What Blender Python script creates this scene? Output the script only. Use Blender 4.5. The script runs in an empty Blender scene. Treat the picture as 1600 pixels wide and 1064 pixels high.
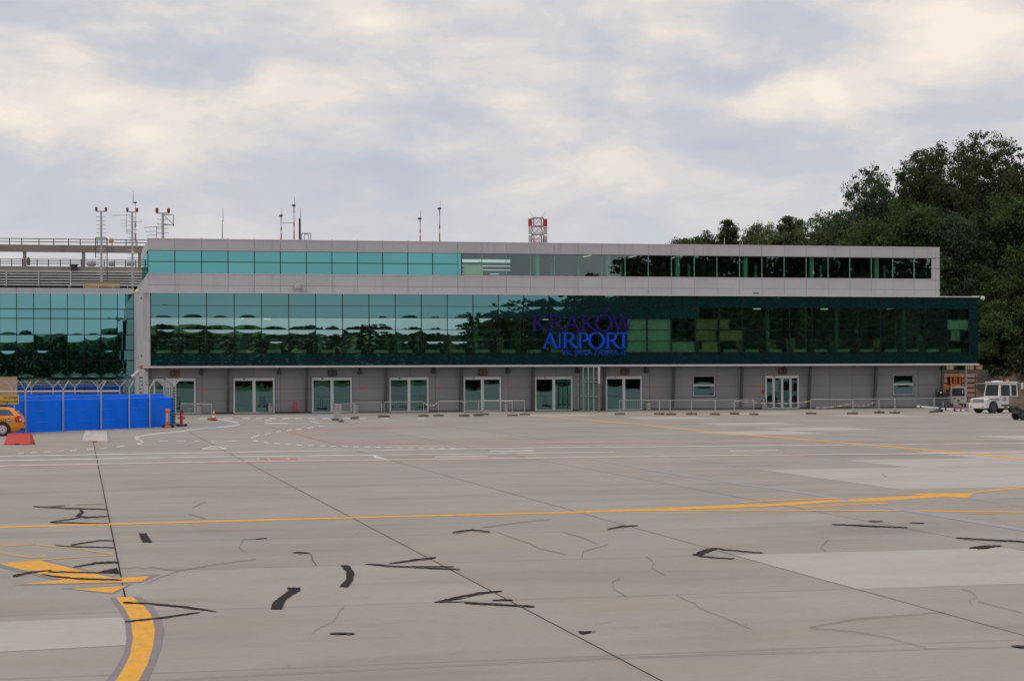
import bpy, math, random
import numpy as np
from mathutils import Vector, Matrix

# ---------------------------------------------------------------- camera, sky, sun, exposure
scene = bpy.context.scene
col = scene.collection
EYE = 3.05
FPX = 2960.0                      # focal length in photo pixels (1600 wide)
YAW = math.atan(676.0 / FPX)
ROLL = 0.0041
HOR = 582.0
FWD = Vector((math.sin(YAW), math.cos(YAW), 0))
RGT0 = Vector((math.cos(YAW), -math.sin(YAW), 0))
RGT = RGT0 * math.cos(ROLL) - Vector((0, 0, 1)) * math.sin(ROLL)
UPV = Vector((0, 0, 1)) * math.cos(ROLL) + RGT0 * math.sin(ROLL)
cam_data = bpy.data.cameras.new('camera')
cam = bpy.data.objects.new('camera', cam_data)
col.objects.link(cam)
m = Matrix.Identity(4)
for i in range(3):
    m[i][0], m[i][1], m[i][2] = RGT[i], UPV[i], -FWD[i]
m[0][3], m[1][3], m[2][3] = 0, 0, EYE
cam.matrix_world = m
cam_data.sensor_fit = 'HORIZONTAL'
cam_data.sensor_width = 36.0
cam_data.lens = 36.0 * FPX / 1600.0
cam_data.shift_y = (HOR - 532.0) / 1600.0
cam_data.clip_start = 0.5
cam_data.clip_end = 6000
scene.camera = cam

SUN_EL, SUN_AZ = math.radians(62), math.radians(248)   # azimuth clockwise from +Y: behind the camera, to the left
world = bpy.data.worlds.new('World'); scene.world = world; world.use_nodes = True
nt = world.node_tree; nt.nodes.clear()
def N(tree, typ, **kw):
    n = tree.nodes.new(typ)
    for k, v in kw.items():
        setattr(n, k, v)
    return n
def L(tree, a, b): tree.links.new(a, b)
wout = N(nt, 'ShaderNodeOutputWorld'); bg = N(nt, 'ShaderNodeBackground'); L(nt, bg.outputs[0], wout.inputs[0])
bg.inputs[1].default_value = 0.1
sky = N(nt, 'ShaderNodeTexSky', sky_type='NISHITA', sun_disc=False)
sky.sun_elevation = SUN_EL; sky.sun_rotation = SUN_AZ
sky.air_density = 1.0; sky.dust_density = 2.0
tc = N(nt, 'ShaderNodeTexCoord')
def wnoise(sx, sz, scale, detail, rough, off):
    mp = N(nt, 'ShaderNodeMapping'); mp.inputs['Scale'].default_value = (sx, sx, sz); mp.inputs['Location'].default_value = off
    L(nt, tc.outputs['Generated'], mp.inputs[0])
    nz = N(nt, 'ShaderNodeTexNoise'); nz.inputs['Scale'].default_value = scale; nz.inputs['Detail'].default_value = detail
    nz.inputs['Roughness'].default_value = rough; nz.inputs['Distortion'].default_value = 0.25
    L(nt, mp.outputs[0], nz.inputs['Vector']); return nz.outputs[0]
def wmath(op, a, b, clamp=False):
    n = N(nt, 'ShaderNodeMath', operation=op, use_clamp=clamp)
    for i, v in enumerate((a, b)):
        if isinstance(v, (int, float)): n.inputs[i].default_value = v
        else: L(nt, v, n.inputs[i])
    return n.outputs[0]
n1 = wnoise(1.0, 3.2, 5.5, 5.0, 0.55, (3.1, 1.7, 0.4))
n2 = wnoise(1.0, 2.6, 12.0, 9.0, 0.6, (7.3, 2.2, 5.1))
nsum = wmath('ADD', wmath('ADD', wmath('MULTIPLY', n1, 0.34), wmath('MULTIPLY', n2, 0.56)), 0.07)
# single cloud banks: (azimuth from the view axis, elevation, half width, half height, brighter or darker), in photo pixels
sepd = N(nt, 'ShaderNodeSeparateXYZ'); L(nt, tc.outputs['Generated'], sepd.inputs[0])
az_ = wmath('ARCTAN2', sepd.outputs[0], sepd.outputs[1]); el_ = wmath('ARCSINE', sepd.outputs[2], 0.0)
wob = N(nt, 'ShaderNodeTexNoise'); wob.inputs['Scale'].default_value = 22.0; wob.inputs['Detail'].default_value = 6.0; L(nt, tc.outputs['Generated'], wob.inputs['Vector'])
wv_ = N(nt, 'ShaderNodeVectorMath', operation='SUBTRACT'); L(nt, wob.outputs['Color'], wv_.inputs[0]); wv_.inputs[1].default_value = (.5, .5, .5)
ws_ = N(nt, 'ShaderNodeVectorMath', operation='MULTIPLY'); L(nt, wv_.outputs[0], ws_.inputs[0]); ws_.inputs[1].default_value = (.075, .04, 0)
cmb = N(nt, 'ShaderNodeCombineXYZ'); L(nt, az_, cmb.inputs[0]); L(nt, el_, cmb.inputs[1])
pos2 = N(nt, 'ShaderNodeVectorMath', operation='ADD'); L(nt, cmb.outputs[0], pos2.inputs[0]); L(nt, ws_.outputs[0], pos2.inputs[1])
for (cx_, cy_, rx_, ry_, am_) in ((160, 195, 230, 75, .10), (430, 135, 90, 45, .07), (560, 20, 290, 30, .08), (850, 140, 130, 65, .09), (1250, 172, 190, 42, .12), (1090, 68, 80, 32, .08), (1500, 60, 150, 70, .09), (1420, 135, 200, 45, .07), (60, 95, 80, 40, .04), (690, 225, 160, 32, .04), (400, 215, 140, 40, .05),
                                  (310, 100, 190, 40, -.10), (120, 60, 120, 30, -.05), (1120, 115, 190, 32, -.10), (980, 52, 170, 36, -.07), (620, 195, 110, 36, -.05), (130, 300, 290, 55, -.08), (560, 288, 140, 36, -.08), (1130, 232, 170, 30, -.05), (760, 52, 150, 36, -.04), (1440, 232, 130, 40, -.04), (720, 170, 60, 40, -.05)):
    a0 = YAW+math.atan((cx_-800)/FPX); e0 = (HOR-cy_)/FPX
    mp = N(nt, 'ShaderNodeMapping', vector_type='TEXTURE'); mp.inputs['Location'].default_value = (a0, e0, 0); mp.inputs['Scale'].default_value = (1.45*rx_/FPX, 1.45*ry_/FPX, 1)
    L(nt, pos2.outputs[0], mp.inputs[0]); ln = N(nt, 'ShaderNodeVectorMath', operation='LENGTH'); L(nt, mp.outputs[0], ln.inputs[0])
    mr_ = N(nt, 'ShaderNodeMapRange', interpolation_type='SMOOTHSTEP'); mr_.inputs[1].default_value = 1.0; mr_.inputs[2].default_value = 0.0; mr_.inputs[3].default_value = 0.0; mr_.inputs[4].default_value = am_
    L(nt, ln.outputs['Value'], mr_.inputs[0]); nsum = wmath('ADD', nsum, mr_.outputs[0])
ramp = N(nt, 'ShaderNodeValToRGB')
cr = ramp.color_ramp; cr.interpolation = 'EASE'
cr.elements[0].position = 0.38; cr.elements[0].color = (0.53, 0.56, 0.64, 1)
cr.elements[1].position = 0.70; cr.elements[1].color = (0.98, 0.88, 0.76, 1)
for pos_, c_ in ((0.46, (0.585, 0.60, 0.655)), (0.52, (0.66, 0.655, 0.675)), (0.57, (0.75, 0.715, 0.695)), (0.62, (0.86, 0.79, 0.725))):
    e = cr.elements.new(pos_); e.color = (*c_, 1)
L(nt, nsum, ramp.inputs[0])
# cloud brightness is scaled so that the one Background strength (0.1) serves both the clear sky and the clouds
sc = N(nt, 'ShaderNodeVectorMath', operation='SCALE'); sc.inputs['Scale'].default_value = 10.0
L(nt, ramp.outputs[0], sc.inputs[0])
# clouds lose contrast towards the horizon, all the way round
sepz = N(nt, 'ShaderNodeSeparateXYZ'); L(nt, tc.outputs['Generated'], sepz.inputs[0])
hz = N(nt, 'ShaderNodeMapRange', interpolation_type='SMOOTHSTEP'); hz.inputs[1].default_value = 0.045; hz.inputs[2].default_value = 0.125
hz.inputs[3].default_value = 0.75; hz.inputs[4].default_value = 0.0
L(nt, sepz.outputs[2], hz.inputs[0])
mixh = N(nt, 'ShaderNodeMix', data_type='RGBA'); L(nt, hz.outputs[0], mixh.inputs[0]); L(nt, sc.outputs[0], mixh.inputs[6]); mixh.inputs[7].default_value = (6.15, 6.2, 6.75, 1)
mixw = N(nt, 'ShaderNodeMix', data_type='RGBA'); mixw.inputs[0].default_value = 0.94
L(nt, sky.outputs[0], mixw.inputs[6]); L(nt, mixh.outputs[2], mixw.inputs[7])
L(nt, mixw.outputs[2], bg.inputs[0])

sun_data = bpy.data.lights.new('sun', 'SUN'); sun_data.energy = 1.25; sun_data.angle = math.radians(20)
sun_data.color = (1.0, 0.93, 0.84)
sun = bpy.data.objects.new('sun', sun_data); col.objects.link(sun)
sd = Vector((math.sin(SUN_AZ) * math.cos(SUN_EL), math.cos(SUN_AZ) * math.cos(SUN_EL), math.sin(SUN_EL)))
sun.rotation_euler = sd.to_track_quat('Z', 'Y').to_euler()
scene.view_settings.view_transform = 'Standard'; scene.view_settings.look = 'None'
scene.view_settings.exposure = 0.0; scene.view_settings.gamma = 1.0
scene.view_settings.use_curve_mapping = False

# ---------------------------------------------------------------- measuring: photo pixel -> place in the world
def ray(px, py):
    return FWD + RGT * ((px - 800.0) / FPX) + UPV * ((HOR - py) / FPX)
def G(px, py, z=0.0):
    d = ray(px, py); t = (z - EYE) / d.z
    return Vector((d.x * t, d.y * t, z))
def P(px, py, Y):
    d = ray(px, py); t = Y / d.y
    return Vector((d.x * t, Y, EYE + d.z * t))
def V(px, py, zc):
    d = ray(px, py)
    return Vector((d.x * zc, d.y * zc, EYE + d.z * zc))
def depth(px, py):
    g = G(px, py); return g.x * FWD.x + g.y * FWD.y
R_ = math.radians

# ---------------------------------------------------------------- materials
MATS = {}
def mat(name, c, rough=0.6, metal=0.0, var=0.0, vscale=(1, 1, 1), bump=0.0, bscale=20.0, orand=0.0, dirt=None, spec=0.5, emit=None):
    if name in MATS: return MATS[name]
    M = bpy.data.materials.new(name); M.use_nodes = True
    t = M.node_tree; b = t.nodes['Principled BSDF']
    b.inputs['Roughness'].default_value = rough; b.inputs['Metallic'].default_value = metal
    b.inputs['Specular IOR Level'].default_value = spec
    geo = N(t, 'ShaderNodeNewGeometry')
    mp = N(t, 'ShaderNodeMapping'); mp.inputs['Scale'].default_value = vscale; L(t, geo.outputs['Position'], mp.inputs[0])
    nz = N(t, 'ShaderNodeTexNoise'); nz.inputs['Scale'].default_value = 1.0; nz.inputs['Detail'].default_value = 6; nz.inputs['Roughness'].default_value = 0.62
    L(t, mp.outputs[0], nz.inputs['Vector'])
    mr = N(t, 'ShaderNodeMapRange'); mr.inputs[1].default_value = 0.3; mr.inputs[2].default_value = 0.7
    mr.inputs[3].default_value = 1 - var; mr.inputs[4].default_value = 1 + var
    L(t, nz.outputs[0], mr.inputs[0]); f = mr.outputs[0]
    if orand:
        oi = N(t, 'ShaderNodeObjectInfo'); m2 = N(t, 'ShaderNodeMapRange')
        m2.inputs[3].default_value = 1 - orand; m2.inputs[4].default_value = 1 + orand
        L(t, oi.outputs['Random'], m2.inputs[0]); mm = N(t, 'ShaderNodeMath', operation='MULTIPLY')
        L(t, f, mm.inputs[0]); L(t, m2.outputs[0], mm.inputs[1]); f = mm.outputs[0]
    vm = N(t, 'ShaderNodeVectorMath', operation='SCALE'); vm.inputs[0].default_value = c[:3]
    L(t, f, vm.inputs['Scale']); out = vm.outputs[0]
    if dirt:
        dc, dscale, lo, hi = dirt
        mp2 = N(t, 'ShaderNodeMapping'); mp2.inputs['Scale'].default_value = dscale; L(t, geo.outputs['Position'], mp2.inputs[0])
        n3 = N(t, 'ShaderNodeTexNoise'); n3.inputs['Scale'].default_value = 1.0; n3.inputs['Detail'].default_value = 5
        L(t, mp2.outputs[0], n3.inputs['Vector'])
        m3 = N(t, 'ShaderNodeMapRange'); m3.inputs[1].default_value = lo; m3.inputs[2].default_value = hi; L(t, n3.outputs[0], m3.inputs[0])
        mx = N(t, 'ShaderNodeMix', data_type='RGBA'); L(t, m3.outputs[0], mx.inputs[0]); L(t, out, mx.inputs[6])
        mx.inputs[7].default_value = (*dc, 1); out = mx.outputs[2]
    L(t, out, b.inputs['Base Color'])
    if bump:
        nb = N(t, 'ShaderNodeTexNoise'); nb.inputs['Scale'].default_value = bscale; nb.inputs['Detail'].default_value = 4
        L(t, geo.outputs['Position'], nb.inputs['Vector'])
        bp = N(t, 'ShaderNodeBump'); bp.inputs['Strength'].default_value = bump; bp.inputs['Distance'].default_value = 0.02
        L(t, nb.outputs[0], bp.inputs['Height']); L(t, bp.outputs[0], b.inputs['Normal'])
    if emit:
        b.inputs['Emission Color'].default_value = (*emit[0], 1); b.inputs['Emission Strength'].default_value = emit[1]
    MATS[name] = M; return M

def glass(name, refl, trans, fac, graze=0.25, rough=0.0, opaque=None):
    """coated window glass: tinted mirror over a tinted clear sheet (or over an opaque spandrel backing)"""
    if name in MATS: return MATS[name]
    M = bpy.data.materials.new(name); M.use_nodes = True
    t = M.node_tree; t.nodes.clear()
    o = N(t, 'ShaderNodeOutputMaterial'); mx = N(t, 'ShaderNodeMixShader'); g = N(t, 'ShaderNodeBsdfGlossy')
    g.inputs['Color'].default_value = (*refl, 1); g.inputs['Roughness'].default_value = rough
    if opaque:
        d = N(t, 'ShaderNodeBsdfDiffuse'); d.inputs['Color'].default_value = (*opaque, 1)
    else:
        d = N(t, 'ShaderNodeBsdfTransparent'); d.inputs['Color'].default_value = (*trans, 1)
    lw = N(t, 'ShaderNodeLayerWeight'); lw.inputs['Blend'].default_value = 0.3
    mr = N(t, 'ShaderNodeMapRange'); mr.inputs[3].default_value = fac; mr.inputs[4].default_value = min(1, fac + graze)
    oi = N(t, 'ShaderNodeObjectInfo'); m2 = N(t, 'ShaderNodeMapRange'); m2.inputs[3].default_value = 0.93; m2.inputs[4].default_value = 1.07
    L(t, oi.outputs['Random'], m2.inputs[0]); mm = N(t, 'ShaderNodeMath', operation='MULTIPLY')
    L(t, lw.outputs['Fresnel'], mr.inputs[0]); L(t, mr.outputs[0], mm.inputs[0]); L(t, m2.outputs[0], mm.inputs[1])
    L(t, mm.outputs[0], mx.inputs[0]); L(t, d.outputs[0], mx.inputs[1]); L(t, g.outputs[0], mx.inputs[2]); L(t, mx.outputs[0], o.inputs[0])
    MATS[name] = M; return M

def leafmat(name, c, var):
    M = bpy.data.materials.new(name); M.use_nodes = True
    t = M.node_tree; t.nodes.clear()
    o = N(t, 'ShaderNodeOutputMaterial'); geo = N(t, 'ShaderNodeNewGeometry')
    nz = N(t, 'ShaderNodeTexNoise'); nz.inputs['Scale'].default_value = 0.45; nz.inputs['Detail'].default_value = 3
    L(t, geo.outputs['Position'], nz.inputs['Vector'])
    oi = N(t, 'ShaderNodeObjectInfo')
    m1 = N(t, 'ShaderNodeMapRange'); m1.inputs[1].default_value = 0.3; m1.inputs[2].default_value = 0.7; m1.inputs[3].default_value = 1 - var; m1.inputs[4].default_value = 1 + var
    L(t, nz.outputs[0], m1.inputs[0])
    m2 = N(t, 'ShaderNodeMapRange'); m2.inputs[3].default_value = 0.75; m2.inputs[4].default_value = 1.25; L(t, oi.outputs['Random'], m2.inputs[0])
    m3 = N(t, 'ShaderNodeMapRange'); m3.inputs[3].default_value = 0.6; m3.inputs[4].default_value = 1.4; L(t, geo.outputs['Random Per Island'], m3.inputs[0])
    a = N(t, 'ShaderNodeMath', operation='MULTIPLY'); L(t, m1.outputs[0], a.inputs[0]); L(t, m2.outputs[0], a.inputs[1])
    b = N(t, 'ShaderNodeMath', operation='MULTIPLY'); L(t, a.outputs[0], b.inputs[0]); L(t, m3.outputs[0], b.inputs[1])
    vm = N(t, 'ShaderNodeVectorMath', operation='SCALE'); vm.inputs[0].default_value = c; L(t, b.outputs[0], vm.inputs['Scale'])
    d = N(t, 'ShaderNodeBsdfDiffuse'); L(t, vm.outputs[0], d.inputs['Color'])
    tr = N(t, 'ShaderNodeBsdfTranslucent'); L(t, vm.outputs[0], tr.inputs['Color'])
    mx = N(t, 'ShaderNodeMixShader'); mx.inputs[0].default_value = 0.42
    L(t, d.outputs[0], mx.inputs[1]); L(t, tr.outputs[0], mx.inputs[2]); L(t, mx.outputs[0], o.inputs[0])
    MATS[name] = M; return M

def concrete(name, c, stain, orand=0.05, amount=0.5, edge=False):
    M = bpy.data.materials.new(name); M.use_nodes = True
    t = M.node_tree; b = t.nodes['Principled BSDF']; b.inputs['Roughness'].default_value = 0.9; b.inputs['Specular IOR Level'].default_value = 0.2
    geo = N(t, 'ShaderNodeNewGeometry')
    def nz(scale, detail, lo, hi, a, z, rough=0.6):
        mp = N(t, 'ShaderNodeMapping'); mp.inputs['Scale'].default_value = scale; L(t, geo.outputs['Position'], mp.inputs[0])
        n = N(t, 'ShaderNodeTexNoise'); n.inputs['Scale'].default_value = 1; n.inputs['Detail'].default_value = detail; n.inputs['Roughness'].default_value = rough
        L(t, mp.outputs[0], n.inputs['Vector']); m_ = N(t, 'ShaderNodeMapRange')
        for i, v in enumerate((lo, hi, a, z)): m_.inputs[i+1].default_value = v
        L(t, n.outputs[0], m_.inputs[0]); return m_.outputs[0]
    def mul(a, b_):
        n = N(t, 'ShaderNodeMath', operation='MULTIPLY'); L(t, a, n.inputs[0]); L(t, b_, n.inputs[1]); return n.outputs[0]
    f = mul(nz((.22, .35, 1), 4, .3, .7, .93, 1.07), nz((6, 9, 1), 3, .3, .7, .95, 1.05))      # tone, grain
    f = mul(f, nz((1.2, 14, 1), 3, .3, .7, .97, 1.03))                                        # broom finish
    f = mul(f, nz((45, 45, 1), 2, .3, .7, .92, 1.08))
    oi = N(t, 'ShaderNodeObjectInfo'); m2 = N(t, 'ShaderNodeMapRange'); m2.inputs[3].default_value = 1-orand; m2.inputs[4].default_value = 1+orand
    L(t, oi.outputs['Random'], m2.inputs[0]); f = mul(f, m2.outputs[0])
    vm = N(t, 'ShaderNodeVectorMath', operation='SCALE'); vm.inputs[0].default_value = c; L(t, f, vm.inputs['Scale']); out = vm.outputs[0]
    warm = tuple(q*k_ for q, k_ in zip(c, (1.0, .955, .88)))
    for col_, fac in ((warm, nz((.35, .6, 1), 4, .42, .72, 0, .9)), (stain, nz((.16, .42, 1), 6, .50, .80, 0, amount)), (stain, nz((1.7, 2.4, 1), 4, .66, .80, 0, amount)), (tuple(q*.45 for q in stain), nz((3.1, 3.3, 1), 2, .74, .80, 0, .7)), (tuple(q*1.35 for q in c), nz((.7, 1.9, 1), 5, .66, .82, 0, .45))):
        mx = N(t, 'ShaderNodeMix', data_type='RGBA'); L(t, fac, mx.inputs[0]); L(t, out, mx.inputs[6]); mx.inputs[7].default_value = (*col_, 1); out = mx.outputs[2]
    if edge:      # dirt gathered along the rim of each slab (slabs are 5.0 x 5.15 m, origin at one corner)
        tc2 = N(t, 'ShaderNodeTexCoord'); sp = N(t, 'ShaderNodeSeparateXYZ'); L(t, tc2.outputs['Object'], sp.inputs[0])
        def mth(op, a, b_):
            n = N(t, 'ShaderNodeMath', operation=op)
            for i, v in enumerate((a, b_)):
                if isinstance(v, (int, float)): n.inputs[i].default_value = v
                else: L(t, v, n.inputs[i])
            return n.outputs[0]
        d_ = mth('MINIMUM', mth('MINIMUM', sp.outputs[0], mth('SUBTRACT', 5.0, sp.outputs[0])), mth('MINIMUM', sp.outputs[1], mth('SUBTRACT', 5.15, sp.outputs[1])))
        m_ = N(t, 'ShaderNodeMapRange', interpolation_type='SMOOTHSTEP'); m_.inputs[1].default_value = 0; m_.inputs[2].default_value = .13; m_.inputs[3].default_value = .30; m_.inputs[4].default_value = 0
        L(t, d_, m_.inputs[0]); fe = mul(m_.outputs[0], nz((1.1, 1.1, 1), 4, .35, .68, .1, 1.0))
        mx = N(t, 'ShaderNodeMix', data_type='RGBA'); L(t, fe, mx.inputs[0]); L(t, out, mx.inputs[6]); mx.inputs[7].default_value = (*tuple(q*.85 for q in stain), 1); out = mx.outputs[2]
    L(t, out, b.inputs['Base Color'])
    nb = N(t, 'ShaderNodeTexNoise'); nb.inputs['Scale'].default_value = 40; nb.inputs['Detail'].default_value = 4; L(t, geo.outputs['Position'], nb.inputs['Vector'])
    bp = N(t, 'ShaderNodeBump'); bp.inputs['Strength'].default_value = .25; bp.inputs['Distance'].default_value = .01; L(t, nb.outputs[0], bp.inputs['Height']); L(t, bp.outputs[0], b.inputs['Normal'])
    MATS[name] = M; return M
M_conc = concrete('apron_concrete', (0.325, 0.298, 0.275), (0.20, 0.178, 0.162), 0.065, .75, True)
M_concbase = concrete('apron_base_concrete', (0.325, 0.298, 0.275), (0.21, 0.187, 0.17), 0.0, .55)
M_conclight2 = concrete('new_concrete_slab', (0.43, 0.405, 0.38), (0.32, 0.295, 0.275), 0.03, .6, True)
M_conclight = concrete('new_concrete', (0.43, 0.405, 0.38), (0.32, 0.295, 0.275), 0.03, .5)
M_joint = mat('joint_sealant', (0.025, 0.02, 0.02), 0.9, spec=0.06, var=0.2, vscale=(2, 2, 1))
M_hair = mat('joint_dirt', (0.10, 0.09, 0.085), 0.9, var=0.3, vscale=(1, 1, 1))
M_tar = mat('bitumen', (0.036, 0.030, 0.031), 0.9, spec=0.06, var=0.3, vscale=(3, 3, 1), bump=0.3, bscale=40)
M_tarstain = mat('tar_stain', (0.215, 0.192, 0.176), 0.9, spec=0.1, var=0.15, vscale=(3, 3, 1))
M_asph = mat('asphalt', (0.13, 0.12, 0.115), 0.9, var=0.12, vscale=(0.5, 1.5, 1), bump=0.2, bscale=50)
M_yel = mat('yellow_paint', (0.74, 0.37, 0.055), 0.85, spec=0.15, var=0.10, vscale=(5, 2, 1), dirt=((0.50, 0.31, 0.12), (10, 3, 1), 0.48, 0.80))
M_yelfaint = mat('worn_yellow_paint', (0.50, 0.31, 0.10), 0.75, var=0.12, vscale=(3, 6, 1), dirt=((0.33, 0.28, 0.22), (2, 7, 1), 0.45, 0.7))
M_grayp = mat('grey_outline_paint', (0.21, 0.185, 0.195), 0.8, var=0.08, vscale=(2, 5, 1))
M_whitep = mat('white_paint', (0.66, 0.645, 0.64), 0.75, var=0.12, vscale=(2, 5, 1), dirt=((0.38, 0.35, 0.33), (1.2, 4, 1), 0.42, 0.66))
M_redp = mat('red_paint', (0.42, 0.20, 0.16), 0.75, var=0.15, vscale=(2, 5, 1), dirt=((0.36, 0.27, 0.24), (1, 4, 1), 0.48, 0.72))
M_bluep = mat('pale_blue_paint', (0.30, 0.29, 0.36), 0.75, var=0.1, vscale=(2, 5, 1))
M_bluep2 = mat('blue_paint', (0.16, 0.30, 0.58), 0.75, var=0.1, vscale=(2, 5, 1))
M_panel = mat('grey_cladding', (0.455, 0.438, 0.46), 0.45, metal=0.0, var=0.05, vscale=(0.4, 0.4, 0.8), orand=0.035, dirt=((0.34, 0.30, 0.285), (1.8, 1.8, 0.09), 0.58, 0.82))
M_panel2 = mat('shaded_lower_cladding', (0.265, 0.255, 0.262), 0.5, var=0.06, vscale=(0.5, 0.5, 1), orand=0.05)  # grey cladding with the overhang's shade put into its colour
M_seam = mat('dark_seam', (0.07, 0.065, 0.065), 0.8)
M_trim = mat('light_trim', (0.58, 0.55, 0.55), 0.5, var=0.06, vscale=(1, 1, 3))
M_mull = mat('dark_teal_mullion', (0.007, 0.013, 0.015), 0.6, spec=0.15)
M_sof = mat('soffit', (0.16, 0.15, 0.15), 0.7, var=0.08)
M_col = mat('brown_grey_steel', (0.09, 0.08, 0.075), 0.6, var=0.15, vscale=(3, 3, 3))
M_white = mat('white_metal', (0.68, 0.67, 0.67), 0.4, var=0.03)
M_alu = mat('galvanised_steel', (0.42, 0.42, 0.43), 0.45, metal=0.5, var=0.08, vscale=(3, 3, 3))
M_dark = mat('black_rubber', (0.022, 0.022, 0.024), 0.8, var=0.2, vscale=(5, 5, 5))
M_darkmetal = mat('dark_metal', (0.05, 0.05, 0.052), 0.5, var=0.15, vscale=(3, 3, 3))
M_int = mat('interior_wall', (0.34, 0.34, 0.31), 0.9, var=0.12, vscale=(0.35, 0.35, 0.2))
M_intmid = mat('interior_dim', (0.15, 0.16, 0.15), 0.9, var=0.25, vscale=(0.5, 0.5, 0.5))
M_intdark = mat('interior_dark', (0.06, 0.065, 0.062), 0.9, var=0.3, vscale=(0.6, 0.6, 0.6))
M_ceil = mat('interior_ceiling', (0.45, 0.45, 0.43), 0.9)
M_green = mat('green_column', (0.17, 0.42, 0.33), 0.5, var=0.05)
M_blind = mat('pale_blind', (0.72, 0.78, 0.62), 0.9, var=0.04)
M_box = mat('cardboard', (0.60, 0.46, 0.22), 0.9, var=0.1, vscale=(2, 2, 2))
M_lampw = mat('lit_tube', (0.9, 0.9, 0.85), 0.5, emit=((1.0, 0.93, 0.8), 0.7))
M_concgrey = mat('weathered_concrete', (0.27, 0.235, 0.205), 0.9, var=0.12, vscale=(0.3, 0.3, 1.2), dirt=((0.17, 0.15, 0.135), (1, 1, 0.15), 0.55, 0.8))
M_louv = mat('pale_louvre', (0.62, 0.60, 0.60), 0.5, var=0.05)
M_org = mat('orange_enamel', (0.80, 0.20, 0.02), 0.45, var=0.06)
M_red = mat('red_enamel', (0.55, 0.035, 0.03), 0.5, var=0.08, vscale=(2, 2, 2))
M_redplastic = mat('red_plastic', (0.58, 0.06, 0.045), 0.6, var=0.08, vscale=(2, 2, 2), dirt=((0.40, 0.07, 0.055), (2, 2, 3), 0.5, 0.8))
M_whiteplastic = mat('dirty_white_concrete', (0.56, 0.53, 0.50), 0.8, var=0.08, vscale=(2, 2, 2), dirt=((0.40, 0.36, 0.33), (1.5, 1.5, 4), 0.52, 0.8))
M_tarp = mat('blue_tarpaulin', (0.001, 0.18, 1.0), 0.6, spec=0.12, var=0.07, vscale=(0.7, 0.7, 0.5), bump=0.6, bscale=2.2)
M_wood = mat('brown_wood', (0.30, 0.17, 0.10), 0.85, var=0.15, vscale=(1, 1, 6), orand=0.15)
M_woodpale = mat('pale_timber', (0.46, 0.29, 0.17), 0.85, var=0.12, vscale=(2, 2, 6), orand=0.1)
M_soil = mat('brown_earth', (0.13, 0.085, 0.055), 0.95, var=0.25, vscale=(0.5, 0.5, 0.5), bump=0.5, bscale=3)
M_grass = mat('grass', (0.055, 0.085, 0.028), 0.95, var=0.25, vscale=(0.05, 0.05, 0.05), bump=0.4, bscale=4)
M_hill = mat('wooded_hill', (0.085, 0.115, 0.065), 0.95, var=0.3, vscale=(0.12, 0.12, 0.12), spec=0.0)
M_bark = mat('bark', (0.075, 0.06, 0.048), 0.95, var=0.2, vscale=(2, 2, 0.5), bump=0.5, bscale=12)
M_carpaint = mat('orange_car_paint', (0.78, 0.27, 0.012), 0.28, var=0.02)
M_cabglass = mat('cab_glass', (0.012, 0.018, 0.018), 0.08, spec=0.35)
M_plank = mat('old_planks', (0.33, 0.215, 0.16), 0.85, var=0.15, vscale=(1, 1, 6), orand=0.15)
M_carglass = mat('car_glass', (0.03, 0.07, 0.12), 0.06, spec=0.8)
M_vehwhite = mat('white_vehicle_paint', (0.62, 0.61, 0.60), 0.4, var=0.05, vscale=(2, 2, 2), dirt=((0.40, 0.36, 0.32), (2, 2, 2), 0.58, 0.85))
M_beige = mat('beige_vehicle_paint', (0.60, 0.57, 0.51), 0.5, var=0.06, vscale=(2, 2, 2))
M_cart = mat('dirty_brown_metal', (0.15, 0.125, 0.10), 0.55, var=0.2, vscale=(2, 2, 3), dirt=((0.27, 0.235, 0.20), (1.5, 1.5, 3), 0.5, 0.75))
M_block = mat('concrete_foot', (0.17, 0.14, 0.115), 0.9, var=0.15, vscale=(3, 3, 3))
M_signy = mat('yellow_sign', (0.66, 0.43, 0.06), 0.55, var=0.04)
M_signtext = mat('dark_sign_text', (0.06, 0.045, 0.02), 0.6)
M_purple = mat('purple_letters', (0.016, 0.007, 0.125), 0.6, spec=0.15)
M_blue = mat('blue_letters', (0.003, 0.075, 0.58), 0.6, spec=0.15)
M_stain = mat('steel_bin', (0.42, 0.40, 0.38), 0.35, metal=0.6, var=0.05, vscale=(2, 2, 6))
M_lens = mat('orange_lens', (0.55, 0.14, 0.04), 0.4)
M_dimlens = mat('dim_lens', (0.28, 0.06, 0.025), 0.5)
M_stripe = mat('worn_yellow_band', (0.34, 0.28, 0.10), 0.7)
M_stripe2 = mat('worn_dark_band', (0.09, 0.085, 0.08), 0.7)
M_redlens = mat('red_lens', (0.20, 0.028, 0.028), 0.5)
M_cream = mat('cream_dome', (0.62, 0.55, 0.40), 0.5)
M_ochre = mat('ochre_sheet', (0.50, 0.34, 0.14), 0.8, var=0.1)
M_yblack = mat('yellow_stripe', (0.55, 0.42, 0.04), 0.6)
M_blue3 = mat('blue_mark', (0.05, 0.22, 0.55), 0.5)
G_sp = glass('spandrel_glass', (0.25, 0.56, 0.55), None, 0.52, opaque=(0.012, 0.048, 0.054))
G_vis = glass('vision_glass', (0.62, 0.98, 0.93), (0.60, 0.92, 0.76), 0.52)
G_up = glass('blue_green_glass', (0.21, 0.60, 0.60), None, 0.72, opaque=(0.02, 0.07, 0.075))
G_clear = glass('clear_glass', (0.80, 1.0, 0.95), (0.62, 0.82, 0.72), 0.17, graze=0.2)
G_door = glass('door_glass', (0.42, 0.80, 0.82), (0.13, 0.26, 0.26), 0.30)
G_wing = glass('wing_glass', (0.28, 0.66, 0.67), (0.30, 0.58, 0.50), 0.62)

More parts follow.
